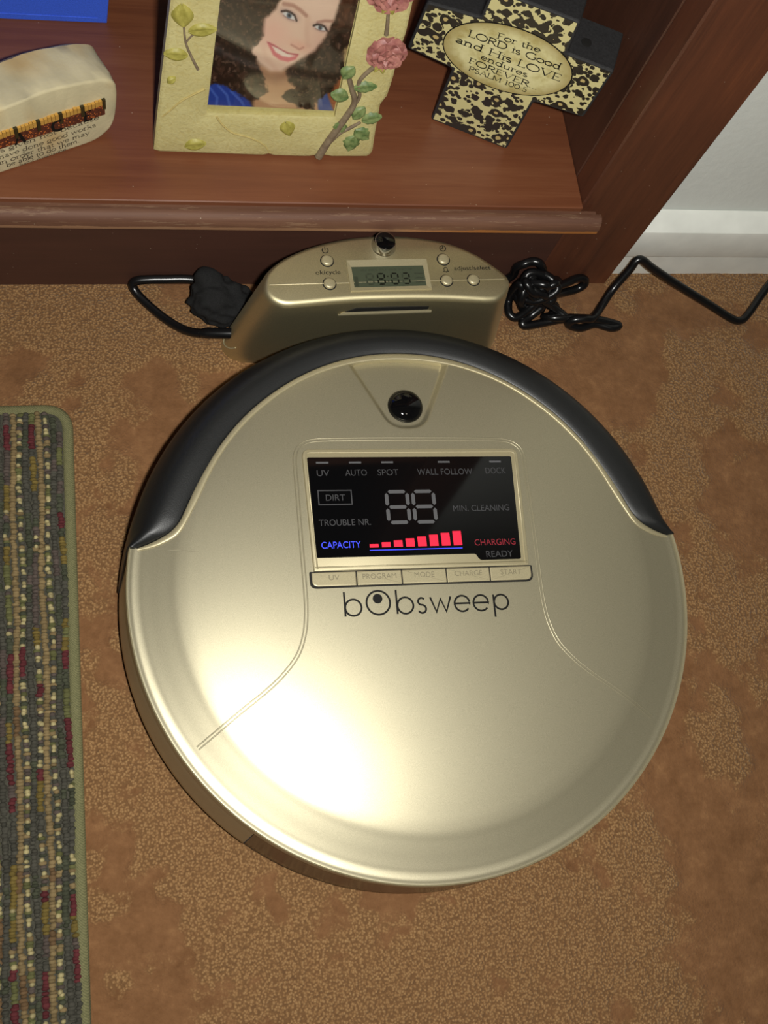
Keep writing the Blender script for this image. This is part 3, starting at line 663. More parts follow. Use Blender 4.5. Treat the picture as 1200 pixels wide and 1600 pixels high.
# infrared slot in the front face: dark recess with a pale sloping sill
ys = lambda z: -.0137 + .0066 * (1 - z / .088)
zs0, zs1 = .0695, .0772
V = [(-.0315, ys(zs0) - .0004, zs0), (.0290, ys(zs0) - .0004, zs0), (.0300, ys(zs1) - .0004, zs1), (-.0215, ys(zs1) - .0004, zs1)]
V += [(x, y + .003, z) for x, y, z in V]; _, F = box_vf(0, 1, 0, 1, 0, 1)
mk('slot_recess', V, F, M['gap'], DK)
V = [(-.0318, ys(.069) - .0012, .0688), (.0292, ys(.069) - .0012, .0688), (.0292, ys(.069) - .0014, .0703), (-.0318, ys(.069) - .0014, .0703), (-.0285, ys(.0725) - .0003, .0725), (.0288, ys(.0725) - .0003, .0725), (-.0318, ys(.069) + .002, .0688), (.0292, ys(.069) + .002, .0688)]
F = [(0, 1, 2, 3), (3, 2, 5, 4), (0, 3, 4, 6), (1, 7, 5, 2), (6, 4, 5, 7), (0, 6, 7, 1)]
mk('slot_sill', V, F, M['gold_light'], DK)

# curved seam of the power jack on the left flank
def flank(y, z):
    P = dock_at(z); xs = []
    for (ax, ay), (bx_, by_) in zip(P, P[1:] + P[:1]):
        if (ay > y) != (by_ > y): xs.append(ax + (bx_ - ax) * (y - ay) / (by_ - ay))
    return min(xs) if xs else -0.095
ja = []
for k in range(13):
    a = D(195 + 120 * k / 12); y, z = 0.0045 + 0.0105 * math.cos(a), 0.0195 + 0.0125 * math.sin(a); ja.append((flank(y, z) - 0.0001, y, z))
V, F = tube_vf(ja, 0.0005, 8); mk('jack_seam', V, F, M['gold_light'], DK, 80)

# ------------------------------------------------------------------ power cord
PC = thing('power_cord', 'black power cord plugged into the gold dock, tangled beside it and trailing along the baseboard', 'cord', (0.0, 0.2, 0))
PCI = Matrix.Translation(PC.location).inverted()
def pc(name, path, r, m='cord', seg=10):
    V, F = tube_vf(path, r, seg); o = mk(name, V, F, M[m], PC, 60); o.matrix_parent_inverse = PCI; return o
CR = 0.0031
loop = [(-0.1130, 0.1922, 0.0148), (-0.1180, 0.1945, 0.012), (-0.1245, 0.1993, 0.008), (-0.1344, 0.2084, 0.0045), (-0.1444, 0.2188, 0.0035), (-0.1512, 0.2265, 0.0042), (-0.1546, 0.2312, 0.0062), (-0.1550, 0.2336, 0.0090), (-0.1515, 0.2344, 0.0112), (-0.1450, 0.2345, 0.0120), (-0.1350, 0.2345, 0.0124), (-0.1135, 0.2335, 0.013), (-0.098, 0.225, 0.012)]
pc('cord', catmull(loop, 8), CR)
pc('plug', [(-0.0880, 0.1885, 0.0208), (-0.0900, 0.1887, 0.0204), (-0.1085, 0.1915, 0.0162), (-0.1110, 0.1918, 0.0155), (-0.1140, 0.1925, 0.0146)], [0.0034, 0.0038, 0.0038, 0.0034, 0.0027])
pc('plug_tip', [(-0.0915, 0.1888, 0.0209), (-0.0866, 0.1884, 0.0214)], [0.0024, 0.0024], 'chrome')
tang = [(0.1040, 0.2335, 0.006), (0.1090, 0.2340, 0.010), (0.1135, 0.2338, 0.020), (0.1123, 0.2335, 0.030), (0.1157, 0.2325, 0.036), (0.1218, 0.2335, 0.038), (0.1269, 0.2318, 0.038), (0.1321, 0.2307, 0.03), (0.1329, 0.2279, 0.02), (0.1309, 0.2239, 0.012), (0.1257, 0.2188, 0.01), (0.1243, 0.2167, 0.006), (0.1206, 0.2166, 0.014), (0.1150, 0.2218, 0.026), (0.1134, 0.2235, 0.016), (0.1129, 0.2215, 0.005), (0.1121, 0.2123, 0.003), (0.1163, 0.2079, 0.003), (0.1213, 0.2086, 0.008), (0.1273, 0.2119, 0.016), (0.1351, 0.2174, 0.02), (0.1417, 0.2218, 0.02), (0.155, 0.2288, 0.016), (0.1655, 0.2335, 0.0155), (0.1725, 0.2343, 0.0125), (0.1738, 0.2325, 0.008), (0.1692, 0.2310, 0.004), (0.1581, 0.2280, 0.004), (0.1457, 0.2223, 0.010), (0.1361, 0.2144, 0.016), (0.1345, 0.2115, 0.012), (0.1277, 0.2079, 0.006), (0.121, 0.2038, 0.004), (0.1234, 0.2012, 0.003), (0.1377, 0.2031, 0.004), (0.1472, 0.2041, 0.006), (0.1528, 0.2042, 0.009), (0.1444, 0.2105, 0.012), (0.1333, 0.2121, 0.02), (0.131, 0.2168, 0.024), (0.1384, 0.2255, 0.024), (0.1466, 0.2290, 0.02), (0.1496, 0.2270, 0.014), (0.1441, 0.219, 0.008), (0.1494, 0.2159, 0.004), (0.1443, 0.2094, 0.003), (0.139, 0.2085, 0.003), (0.1446, 0.2045, 0.0085), (0.1595, 0.2041, 0.009), (0.1758, 0.2042, 0.007), (0.1922, 0.2021, 0.004), (0.1975, 0.2003, 0.003), (0.191, 0.1986, 0.003), (0.1787, 0.2019, 0.003), (0.1661, 0.1989, 0.003), (0.1558, 0.2005, 0.006), (0.1576, 0.2007, 0.012), (0.1652, 0.2004, 0.014), (0.1727, 0.2017, 0.013), (0.1821, 0.212, 0.0125), (0.1912, 0.2231, 0.017), (0.2000, 0.2310, 0.031), (0.2030, 0.2345, 0.0375), (0.2075, 0.2345, 0.0385), (0.2180, 0.2315, 0.0325), (0.2427, 0.2239, 0.0215), (0.2736, 0.2132, 0.010), (0.2916, 0.2053, 0.0045), (0.3001, 0.2035, 0.003), (0.3080, 0.2080, 0.004), (0.3274, 0.2290, 0.012), (0.345, 0.2400, 0.02), (0.40, 0.2405, 0.006), (0.55, 0.235, 0.003), (0.80, 0.238, 0.003)]
o = pc('cord', catmull(tang, 6), CR)
random.seed(5); knot = []
for k in range(46):
    a = k * 1.55 + random.uniform(-.3, .3); rr = random.uniform(.55, 1.0)
    knot.append((0.1285 + 0.0135 * rr * math.cos(a) + 0.002 * math.sin(a * 2.3), 0.2215 + 0.0105 * rr * math.sin(a + 0.5 * math.sin(k)), 0.005 + 0.011 * (1 + math.sin(a * 0.77 + 1)) + 0.004 * (k % 3)))
pc('cord', catmull(knot, 6), CR)
# crumpled felt wrap around the cord
import mathutils
bm = bmesh.new(); bmesh.ops.create_icosphere(bm, subdivisions=5, radius=1.0)
for v in bm.verts:
    d_ = v.co.normalized(); nn = mathutils.noise.fractal(d_ * 1.3 + Vector((3, 1, 5)), 0.8, 2.2, 2)
    rid = 1 - abs(mathutils.noise.noise(d_ * 2.1 + Vector((7, 2, 1))))
    k = 0.86 + 0.22 * nn + 0.20 * rid
    ear = max(0.0, d_.dot(Vector((-0.35, 0.45, 0.82)).normalized()) - 0.88) / 0.12
    k += 0.55 * ear ** 1.5
    v.co = Vector((d_.x * 0.0205, d_.y * 0.0165, d_.z * 0.0175)) * k
zmin = min(v.co.z for v in bm.verts)
for v in bm.verts: v.co.z = max(v.co.z - zmin - 0.002, 0.0)
me = bpy.data.meshes.new('felt_wrap'); bm.to_mesh(me); bm.free()
fw = link('felt_wrap', me, M['velvet'], None, 180); fw.location = (-0.0985, 0.2165, 0.0); fw['label'] = 'crumpled black felt wrap bundled on the cord left of the dock'; fw['category'] = 'cord wrap'

# ------------------------------------------------------------------ rug
RG = thing('area_rug', 'grey-green and tan striped loop-pile rug with olive bound edge on the carpet', 'rug', (-0.30, -0.10, 0))
RGI = Matrix.Translation(RG.location).inverted()
out = [(q.x, q.y) for q in roundpoly([(-0.40, 0.1486), (-0.1978, 0.1486), (-0.1998, -0.215), (-0.2010, -0.45), (-0.40, -0.45)], [0, 0.019, 0, 0.01, 0], 8)]
V, F = prism_vf(out, 0.0002, 0.0040, 0.0012, 2); o = mk('rug_backing', V, F, M['rug_base'], RG, 40); o.matrix_parent_inverse = RGI
# bound edge: rounded fabric strip along the right side and the top
st = [(q.x, q.y) for q in roundpoly([(-0.52, 0.1486), (-0.40, 0.1486), (-0.1976, 0.1486), (-0.2000, -0.215), (-0.2010, -0.45), (-0.21, -0.6)], [0, 0, 0.019, 0, 0, 0], 12)][1:-1]
V = []; F = []; bprof2 = [(0.0, 0.0002), (-0.0003, 0.0028), (0.0008, 0.0046), (0.0026, 0.0053), (0.0044, 0.0053), (0.0058, 0.0047), (0.0064, 0.0036)]
for i, (x, y) in enumerate(st):
    a = Vector(st[max(i - 1, 0)]); b = Vector(st[min(i + 1, len(st) - 1)]); t_ = (b - a).normalized(); nn = Vector((t_.y, -t_.x))   # inward for this winding is to the right/below
    for d_, z in bprof2: V.append((x + nn.x * d_, y + nn.y * d_, z))
k = len(bprof2); F = [(i * k + j, (i + 1) * k + j, (i + 1) * k + j + 1, i * k + j + 1) for i in range(len(st) - 1) for j in range(k - 1)]
o = mk('rug_binding', V, F, M['binding'], RG, 60); o.matrix_parent_inverse = RGI; o['label'] = 'olive woven binding strip'
# loop pile
pal = {'grey': (74, 72, 64), 'green': (70, 72, 58), 'tan': (128, 110, 78), 'cream': (168, 156, 114), 'wine': (92, 46, 48), 'purple': (86, 76, 70), 'gold': (112, 96, 52), 'olive': (96, 96, 62), 'brown': (106, 84, 60)}
LV = []; LF = []; LC = []; dome_r = [(1.0, 0.0), (0.86, 0.62), (0.45, 0.95)]; SG = 8
pitch = 0.0040; y_rows = np.arange(0.1415, -0.447, -0.0019); ci = 0
xc = -0.2062
while xc > -0.398:
    typ = ('mix', 'grey', 'dots', 'tan')[ci % 4]; run = 0; cur = 'grey'
    for yi, y in enumerate(y_rows):
        if xc > -0.2095 and y > 0.130: continue
        if xc > -0.214 and y > 0.1385: continue
        if run <= 0:
            run = random.choice([3, 4, 6, 9, 12])
            if typ == 'mix': cur = random.choices(['wine', 'purple', 'grey', 'olive', 'gold', 'cd', 'green'], [2, 2, 1.5, 1.5, 1.2, 2.6, 1.5])[0]
            elif typ == 'grey': cur = random.choices(['grey', 'green', 'purple'], [6, 3, 0.8])[0]
            elif typ == 'tan': cur = random.choices(['tan', 'brown', 'tan'], [5, 0.8, 3])[0]
            else: cur = random.choices(['cd', 'wine', 'brown', 'olive', 'cd'], [7, 0.9, 1, 0.5, 5])[0]
        run -= 1
        nm = cur
        if cur == 'cd': nm = random.choice(['cream', 'cream', 'cream', 'tan']) if (yi // 2 + ci) % 2 else random.choice(['green', 'grey', 'olive', 'purple'])
        c = lin(np.array(pal[nm])) * (0.8 + 0.4 * random.random())
        big = nm == 'cream'
        lx = xc + random.gauss(0, 0.0003) + 0.0007 * math.sin(y * 55 + ci); ly = y + random.gauss(0, 0.0003); w = pitch * (0.60 if not big else 0.46) * random.uniform(0.75, 1.1); l_ = 0.0016 * random.uniform(0.75, 1.2); hgt = 0.0026 * random.uniform(0.7, 1.15) + (0.0006 if big else 0)
        b = len(LV)
        for r, z in dome_r:
            for k in range(SG): an = 2 * math.pi * (k + 0.5) / SG; LV.append((lx + w * r * math.cos(an), ly + l_ * r * math.sin(an), 0.0036 + hgt * z))
        LV.append((lx, ly, 0.0036 + hgt)); LC += [c] * (SG * 3 + 1)
        for q_ in range(2):
            for k in range(SG): LF.append((b + q_ * SG + k, b + q_ * SG + (k + 1) % SG, b + (q_ + 1) * SG + (k + 1) % SG, b + (q_ + 1) * SG + k))
        for k in range(SG): LF.append((b + 2 * SG + k, b + 2 * SG + (k + 1) % SG, b + 3 * SG))
    xc -= pitch; ci += 1
me = bpy.data.meshes.new('loop_pile'); me.from_pydata(LV, [], LF); me.update(); set_col(me, 'col', np.array(LC))
o = link('loop_pile', me, M['loops'], RG, 180); o.matrix_parent_inverse = RGI; o['kind'] = 'stuff'

# ------------------------------------------------------------------ plane frames for upright objects: local x = right, y = up, z = towards the viewer
def upright(o, loc, yaw, lean):
    u = Vector((math.cos(yaw), math.sin(yaw), 0)); b = Vector((-math.sin(yaw), math.cos(yaw), 0))
    v = Vector((0, 0, 1)) * math.cos(lean) + b * math.sin(lean); n_ = u.cross(v)
    m = Matrix((u, v, n_)).transposed().to_4x4(); o.matrix_world = Matrix.Translation(loc) @ m

# ------------------------------------------------------------------ photo frame
PF = thing('photo_frame', 'cream resin photo frame with relief roses and leaves, standing on the shelf', 'photo frame')
upright(PF, Vector((-0.1393, 0.2684, 0.1040)), -0.0092, 0.10)
mm = lambda l: [(a / 1000, b / 1000) for a, b in l]
fo = mm([(0, -1.2), (3, -2.6), (30, -2.7), (66.1, -2.7), (69.2, -1.2), (72.2, -2.7), (94.3, -2.4), (98, -1.4), (102, 0.0), (108.5, -1.7), (132.9, -0.4), (134.3, 4.0), (133, 20), (131.8, 42.6), (132.4, 43.7), (134.6, 49), (135.4, 63.3), (134.8, 78.5), (136.3, 94.1), (135.4, 118.8), (136, 150), (134, 166), (100, 168), (60, 166.5), (16, 168), (11.5, 164), (10.6, 120), (8.2, 95), (4.8, 58.2), (1.6, 20)])
th_f = 0.010
hole = mm([(30.3, 29.8), (106.0, 31.0), (107.5, 146), (36, 146)])
# front plate with an opening: outer ring + inner ring bridged, made by a boolean-free strip of quads
def ringplate(outer, inner, z0, z1, bev):
    O = resamp(list(outer) + [outer[0]], 161)[:-1]; c = np.mean(np.array(inner), 0)
    I = []
    for x, y in O:                                    # project every outer point towards the opening
        best = None; dx, dy = x - c[0], y - c[1]
        for k in range(4):
            ax, ay = inner[k]; bx_, by_ = inner[(k + 1) % 4]; den = dx * (by_ - ay) - dy * (bx_ - ax)
            if abs(den) < 1e-12: continue
            tt = ((ax - c[0]) * (by_ - ay) - (ay - c[1]) * (bx_ - ax)) / den
            uu = ((ax - c[0]) * dy - (ay - c[1]) * dx) / den
            if tt > 0 and -1e-6 <= uu <= 1 + 1e-6: best = (c[0] + dx * tt, c[1] + dy * tt); break
        I.append(best)
    I = np.array(I)
    for k in range(4):                                 # snap the nearest sample to each corner
        j = np.argmin(np.hypot(I[:, 0] - inner[k][0], I[:, 1] - inner[k][1])); I[j] = inner[k]
    Oi = np.array([(q.x, q.y) for q in inset([tuple(q) for q in O], bev)]); n = len(O)
    layers = [(O, z0), (O, z1 - bev), (Oi, z1 - bev * 0.25), (Oi * 0.97 + I * 0.03, z1)] + [(Oi * (1 - f) + I * f, z1) for f in (0.3, 0.6, 0.95)] + [(I, z1 - 0.0006), (I, z0)]
    V = []; F = []
    for P, z in layers: V += [(a, b, z) for a, b in P]
    for k in range(len(layers)):
        k2 = (k + 1) % len(layers); F += [(k * n + i, k * n + (i + 1) % n, k2 * n + (i + 1) % n, k2 * n + i) for i in range(n)]
    return V, F
V, F = ringplate(fo, hole, -th_f, 0.0, 0.0012); mk('frame_body', V, F, M['resin'], PF, 50)
back = mm([(26, 26), (110, 26), (111, 150), (32, 150)]); prism('backing_board', back, -th_f - 0.002, -0.0032, M['resin'], PF)
V, F = box_vf(.055, .085, .004, .13, -.014, -.0121); mk('easel_back', V, F, M['ink_soft'], PF)
# photograph: portrait of a smiling person with dark curly hair and a blue top, painted per vertex
nu, nv = 250, 330
s_ = np.linspace(0, 1, nu); t_ = np.linspace(0, 1, nv); S_, T_ = np.meshgrid(s_, t_, indexing='ij')
vmm = 34.0 + T_ * 110; k_ = (vmm - 34.4) / 82.0
left = 30.4 + (vmm - 34) * 0.055; right = 105.4 + (vmm - 34) * 0.017
umm = left + S_ * (right - left)
PX = (55 + 120 * k_) + S_ * (930 + 85 * k_); PY = 845 - 845 * k_ + 15 * S_
img = np.zeros((nu, nv, 3)); img[:] = (52, 32, 24)
wob = lambda sc, sd_: vnoise(PX / sc + 40, PY / sc + 60, sd_, 3)
def blend(mask, c): img[:] = img * (1 - mask[..., None]) + np.array(c) * mask[..., None]
def soft(sd__, w): q_ = np.clip(sd__ / w * 0.5 + 0.5, 0, 1); return q_ * q_ * (3 - 2 * q_)
def pol(P, w=12, jag=0, sd_=1): return soft(poly_sd(PX + (wob(30, sd_) - .5) * jag, PY + (wob(30, sd_ + 9) - .5) * jag, P), w)
def ell(cx, cy, rx_, ry_, ang=0, w=0.3):
    a = math.radians(ang); dx, dy = PX - cx, PY - cy; x = dx * math.cos(a) + dy * math.sin(a); y = -dx * math.sin(a) + dy * math.cos(a)
    return soft(1 - np.hypot(x / rx_, y / ry_), w)
def line(P, w, sd_=None):
    d = np.full(PX.shape, 1e9)
    for (ax, ay), (bx_, by_) in zip(P[:-1], P[1:]):
        ex, ey = bx_ - ax, by_ - ay; tt = np.clip(((PX - ax) * ex + (PY - ay) * ey) / (ex * ex + ey * ey + 1e-9), 0, 1); d = np.minimum(d, np.hypot(PX - ax - tt * ex, PY - ay - tt * ey))
    return soft(w - d, w * 0.8)
blend(pol([(1040, -500), (1300, -500), (1180, 345), (1040, 345)], 10), (84, 62, 52))
blend(pol([(1050, 345), (1180, 345), (1130, 880), (960, 880)], 14), (158, 134, 96))
blend(pol([(940, 640), (1040, 500), (1075, 640), (1010, 880), (900, 880)], 30), (150, 88, 54))
blend(pol([(420, 530), (640, 560), (720, 700), (860, 770), (890, 880), (380, 880), (390, 790), (450, 720)], 25), (182, 140, 108))
blend(pol([(440, 560), (520, 600), (640, 580), (650, 640), (560, 660), (470, 640)], 50), (140, 98, 76))
blend(pol([(40, 690), (150, 680), (250, 720), (330, 780), (410, 880), (40, 880)], 14, 20), (38, 62, 150))
for P in ([(140, 700), (200, 770), (220, 860)], [(80, 720), (130, 790), (120, 860)], [(230, 740), (300, 810), (330, 870)]): blend(line(P, 9) * 0.6, (84, 112, 196))
blend(pol([(860, 780), (930, 715), (985, 880), (868, 880)], 12), (64, 80, 140))
# face
blend(pol([(656, -40), (600, 60), (560, 150), (480, 215), (470, 330), (400, 400), (372, 450), (440, 530), (520, 578), (600, 578), (680, 530), (850, 420), (935, 320), (1000, 200), (1056, 40), (1046, -50), (970, -105), (800, -112), (700, -80)], 22), (216, 184, 166))
blend(ell(540, 320, 110, 90, 30, 1.0) * 0.5, (222, 164, 152)); blend(ell(860, 360, 80, 90, 20, 1.0) * 0.4, (206, 160, 146)); blend(ell(850, 40, 170, 120, 10, 1.2) * 0.5, (230, 204, 188))
blend(ell(735, 390, 70, 34, 18, 0.9) * 0.55, (214, 156, 138)); blend(line([(800, 200), (790, 300), (800, 380)], 20) * 0.25, (186, 142, 124)); blend(line([(675, 385), (735, 415), (765, 400)], 7) * 0.5, (160, 100, 90))
blend(line([(620, 118), (690, 125), (745, 155), (785, 185)], 13) * 0.65, (152, 104, 92)); blend(line([(872, 226), (925, 214), (985, 214)], 10) * 0.65, (150, 104, 92))
for cx, cy, an, sc_ in ((662, 192, 22, 1.0), (893, 262, 12, 0.85)):
    blend(ell(cx, cy - 4, 70 * sc_, 34 * sc_, an, 0.6) * 0.6, (160, 130, 130)); blend(ell(cx, cy, 52 * sc_, 20 * sc_, an, 0.3), (206, 204, 206)); blend(ell(cx - 2, cy - 1, 19 * sc_, 19 * sc_, 0, 0.3), (96, 108, 124)); blend(ell(cx - 2, cy - 1, 9 * sc_, 9 * sc_, 0, 0.4), (26, 26, 32))
    a = math.radians(an); ex = lambda f, g: (cx + f * math.cos(a) * sc_ - g * math.sin(a) * sc_, cy + f * math.sin(a) * sc_ + g * math.cos(a) * sc_)
    blend(line([ex(-62, -2), ex(-35, -19), ex(0, -24), ex(35, -17), ex(60, 8)], 7), (56, 40, 40)); blend(line([ex(-40, 16), ex(0, 22), ex(40, 16)], 4) * 0.5, (120, 84, 80))
blend(pol([(496, 372), (545, 388), (610, 425), (665, 445), (730, 450), (706, 488), (650, 506), (590, 496), (540, 462)], 9), (196, 96, 106))
blend(pol([(530, 398), (580, 412), (640, 445), (704, 462), (660, 474), (610, 468), (560, 442)], 8), (222, 204, 194)); blend(line([(505, 378), (570, 408), (650, 446), (722, 452)], 5) * 0.7, (160, 74, 84))
blend(line([(470, 430), (500, 500), (560, 560)], 18) * 0.2, (190, 140, 124))
# hair
dk = (40, 23, 17)
blend(pol([(100, -420), (760, -420), (700, -150), (640, 10), (600, 90), (540, 165), (470, 225), (462, 300), (470, 340), (430, 385), (380, 420), (400, 470), (440, 540), (470, 640), (490, 730), (400, 800), (330, 790), (200, 690), (50, 690)], 14, 46, 3), dk)
blend(pol([(1040, -420), (1200, -420), (1150, 300), (1060, 420), (1070, 560), (980, 700), (880, 770), (820, 860), (720, 850), (640, 790), (600, 760), (700, 690), (650, 640), (640, 580), (720, 510), (860, 420), (940, 320), (1000, 210), (1050, 60)], 14, 40, 4), dk)
hm = np.clip((img.sum(-1) < 140).astype(float), 0, 1)
cur_ = np.sin((PX + 60 * wob(70, 12)) / 17 + 5 * wob(45, 13)) * np.sin((PY + 70 * wob(60, 14)) / 24 + 6 * wob(40, 15))
blend(hm * np.clip(cur_ * 0.5, 0, 0.34), (112, 78, 64)); blend(hm * np.clip(-cur_ - 0.45, 0, 0.7), (24, 13, 10))
blend(hm * soft(wob(22, 22) - 0.70, 0.05) * 0.4, (150, 120, 106)); blend(hm * pol([(1030, -300), (1200, -300), (1130, 260), (1010, 240)], 60) * 0.35, (120, 66, 40))
for P in ([(690, 720), (640, 730), (612, 770), (650, 800), (720, 800)], [(770, 700), (760, 760), (800, 830), (830, 860)], [(700, 740), (690, 790), (740, 830)]): blend(line(P, 10), dk)
me = mesh_np('photo_print', np.stack([umm / 1000, vmm / 1000, np.full(umm.shape, -0.0028)], -1).reshape(-1, 3), grid_faces(nu, nv)); set_col(me, 'col', lin(np.clip(img, 0, 255)).reshape(-1, 3))
o = link('photo_print', me, M['photo'], PF); o['label'] = 'portrait photograph of a person with dark curly hair and blue top'
V, F = box_vf(0, 1, 0, 1, -.0024, -.0012); ac = mm([(29.9, 29.4), (106.4, 30.6), (107.9, 146.4), (35.6, 146.4)])
prism('acrylic_pane', ac, -.0022, -.0008, M['acrylic'], PF)
# relief leaves
def leaf_vf(cx, cy, L_, W_, ang, h=0.0016, notch=False):
    n1_, n2_ = 9, 7; V = []; F = []; a = math.radians(ang); ca, sa = math.cos(a), math.sin(a)
    for i in range(n1_):
        t1 = i / (n1_ - 1); w = W_ / 2 * (math.sin(math.pi * min(1, t1 * 0.97 + 0.015)) ** 0.75) * (1.15 - 0.3 * t1)
        w *= 1 + (0.10 * (-1) ** i if notch else 0)
        for j in range(n2_):
            t2 = j / (n2_ - 1) * 2 - 1; x = (t1 - 0.5) * L_; y = w * t2
            z = 0.0001 + h * (0.35 + 0.65 * (1 - t2 * t2) ** 0.5) * (0.6 + 0.4 * math.sin(math.pi * t1)) - h * 0.55 * math.exp(-(t2 / 0.16) ** 2)
            if abs(t2) > 0.99: z = -0.0003
            V.append((cx + x * ca - y * sa, cy + x * sa + y * ca, z))
    F = [(i * n2_ + j, (i + 1) * n2_ + j, (i + 1) * n2_ + j + 1, i * n2_ + j + 1) for i in range(n1_ - 1) for j in range(n2_ - 1)]; return V, F
for cx, cy, L_, W_, an, m, nt in [(15.2, 97, 14, 12, 95, 'leaf_y', 0), (25.8, 88.5, 15, 9, 10, 'leaf_y', 0), (12.0, 71.5, 13, 9, 178, 'leaf_y', 0), (10, 54, 6, 5, 40, 'leaf_y', 0), (24.6, 5.4, 13, 9.5, 15, 'leaf_y', 0), (78.6, 21.6, 11, 10, -70, 'leaf_y', 0),
                                  (108.6, 66, 10, 9.5, 60, 'leaf_g', 0), (120.1, 56, 14, 8.5, 10, 'leaf_g', 1), (106, 48.6, 11, 10.5, 170, 'leaf_g', 0), (119.8, 36.4, 11, 9.5, 60, 'leaf_g', 0), (128.4, 32.4, 12.5, 9.5, 20, 'leaf_g', 1), (110.2, 24.4, 9.5, 9, 95, 'leaf_g', 1), (119.3, 11.8, 13, 11, -100, 'leaf_g', 1), (124.6, 19.4, 12, 11, -35, 'leaf_g', 1)]:
    V, F = leaf_vf(cx / 1000, cy / 1000, L_ / 1000, W_ / 1000, an, 0.0020, nt); mk('relief_leaf', V, F, M[m], PF, 180)
def twig(P, r, m='twig', name='relief_stem'):
    P3 = catmull([(x / 1000, y / 1000, 0.0002) for x, y in P], 5); rs = [r * (1 - 0.45 * i / len(P3)) for i in range(len(P3))]
    V, F = tube_vf(P3, rs, 8); mk(name, V, F, M[m], PF, 80)
twig([(24.2, 62.1), (20.5, 70.3), (17.2, 79.5), (16.0, 90)], .0009); twig([(17.4, 80), (20, 84), (23, 86.5)], .0006)
twig([(125.1, 93), (124.4, 100), (122.6, 112)], .0014); twig([(122.5, 71), (115.9, 60.1), (118, 47.9), (114.6, 38.6)], .0015)
twig([(100.5, -1.2), (105.4, 14.2), (112.7, 32.9), (115.8, 44.1), (112.9, 52.9), (109.4, 62)], .0026); twig([(105.4, 12), (111, 20), (115.7, 23.5), (122, 29)], .0017)
for P in ([(28.4, 48.4), (16.7, 39.8), (10.2, 32.3), (4.9, 26.2)], [(35.9, 28.4), (39.7, 22.1), (46.3, 15.9), (56.5, 12.6), (65.5, 7.2), (69.8, 0.4)]): twig(P, .0007, 'vein', 'relief_vein')
def rose(cx, cy, R_):
    parts = []
    for ringi, (n_, rr, pr_, zz, tilt) in enumerate([(7, 0.62, 0.42, 0.0006, 0.5), (6, 0.40, 0.36, 0.0024, 0.8), (5, 0.20, 0.28, 0.0040, 1.2), (3, 0.06, 0.2, 0.0052, 1.6)]):
        for k in range(n_):
            a = 2 * math.pi * (k + 0.37 * ringi + random.uniform(-.1, .1)) / n_; ca, sa = math.cos(a), math.sin(a); V = []; nn_ = 7
            for i in range(nn_):
                for j in range(nn_):
                    u_ = i / (nn_ - 1) * 2 - 1; v_ = j / (nn_ - 1) * 2 - 1; q_ = math.hypot(u_, v_); m_x = max(abs(u_), abs(v_)); sc_ = m_x / q_ if q_ > 1e-6 else 1
                    x = (rr + v_ * sc_ * pr_) * R_; y = u_ * sc_ * pr_ * 1.25 * R_
                    z = zz + 0.0012 * (1 - m_x ** 2) * 0 + 0.0017 * (v_ * sc_ + 0.6) * tilt * 0.5 - 0.0016 * (u_ * sc_) ** 2 + (0.0006 * math.sin(u_ * 5 + k))
                    V.append((cx + x * ca - y * sa, cy + x * sa + y * ca, max(z, -0.0004)))
            parts.append((V, [(i * nn_ + j, (i + 1) * nn_ + j, (i + 1) * nn_ + j + 1, i * nn_ + j + 1) for i in range(nn_ - 1) for j in range(nn_ - 1)]))
    base_v, base_f = lathe_vf([(R_ * 0.92, -0.0006), (R_ * 0.9, 0.0006), (R_ * 0.5, 0.0022), (0, 0.003)], 24, (cx, cy, 0))
    mk('relief_rose', *join(parts + [(base_v, base_f)]), M['rose'], PF, 180)
rose(.1278, .0806, .0114); rose(.1225, .1208, .0135)
for cx, cy, an in ((124, 70.4, -100), (127.5, 69.6, -70), (121, 109.6, -110), (125, 109.4, -75)):
    V, F = leaf_vf(cx / 1000, cy / 1000, .006, .004, an, .0016); mk('rose_sepal', V, F, M['leaf_y'], PF, 180)

# ------------------------------------------------------------------ leopard cross
CX = thing('wall_cross', 'thick leopard-print cross with oval verse panel, standing at right on the shelf', 'cross')
upright(CX, Vector((0.0396, 0.3008, 0.1003)), -0.4156, 0.0)
cr = mm([(0, 0), (53.8, 0), (56.0, 46.6), (88.0, 49.6), (90.4, 91.0), (60.8, 90.4), (60.0, 113.6), (7.4, 112.0), (6.6, 91.0), (-25.2, 86.6), (-28.2, 48.8), (1.8, 47.0)])
cro = roundpoly(cr, 0.0022, 3)
prism('cross_block', cro, -0.031, 0.0, M['cross_side'], CX, 0.0011, 2, botbev=0.0006)
ins = inset(cr, 0.0017); mk('print_face', [(q.x, q.y, 0.00012) for q in ins], [tuple(range(len(ins)))], M['leopard'], CX)
a_el = math.radians(6.4)
def ellp(rx_, ry_, n_=48): return [(rx_ * math.cos(2 * math.pi * k / n_), ry_ * math.sin(2 * math.pi * k / n_)) for k in range(n_)]
EM = Matrix.Translation((0.0307, 0.0695, 0.0)) @ Matrix.Rotation(a_el, 4, 'Z')
prism('verse_rim', ellp(.0402, .0246), 0.0, 0.00022, M['ink'], CX, 0, 1, EM)
ov = prism('verse_panel', ellp(.0394, .0238), 0.0001, 0.00034, M['parchment'], CX, 0, 1, EM)

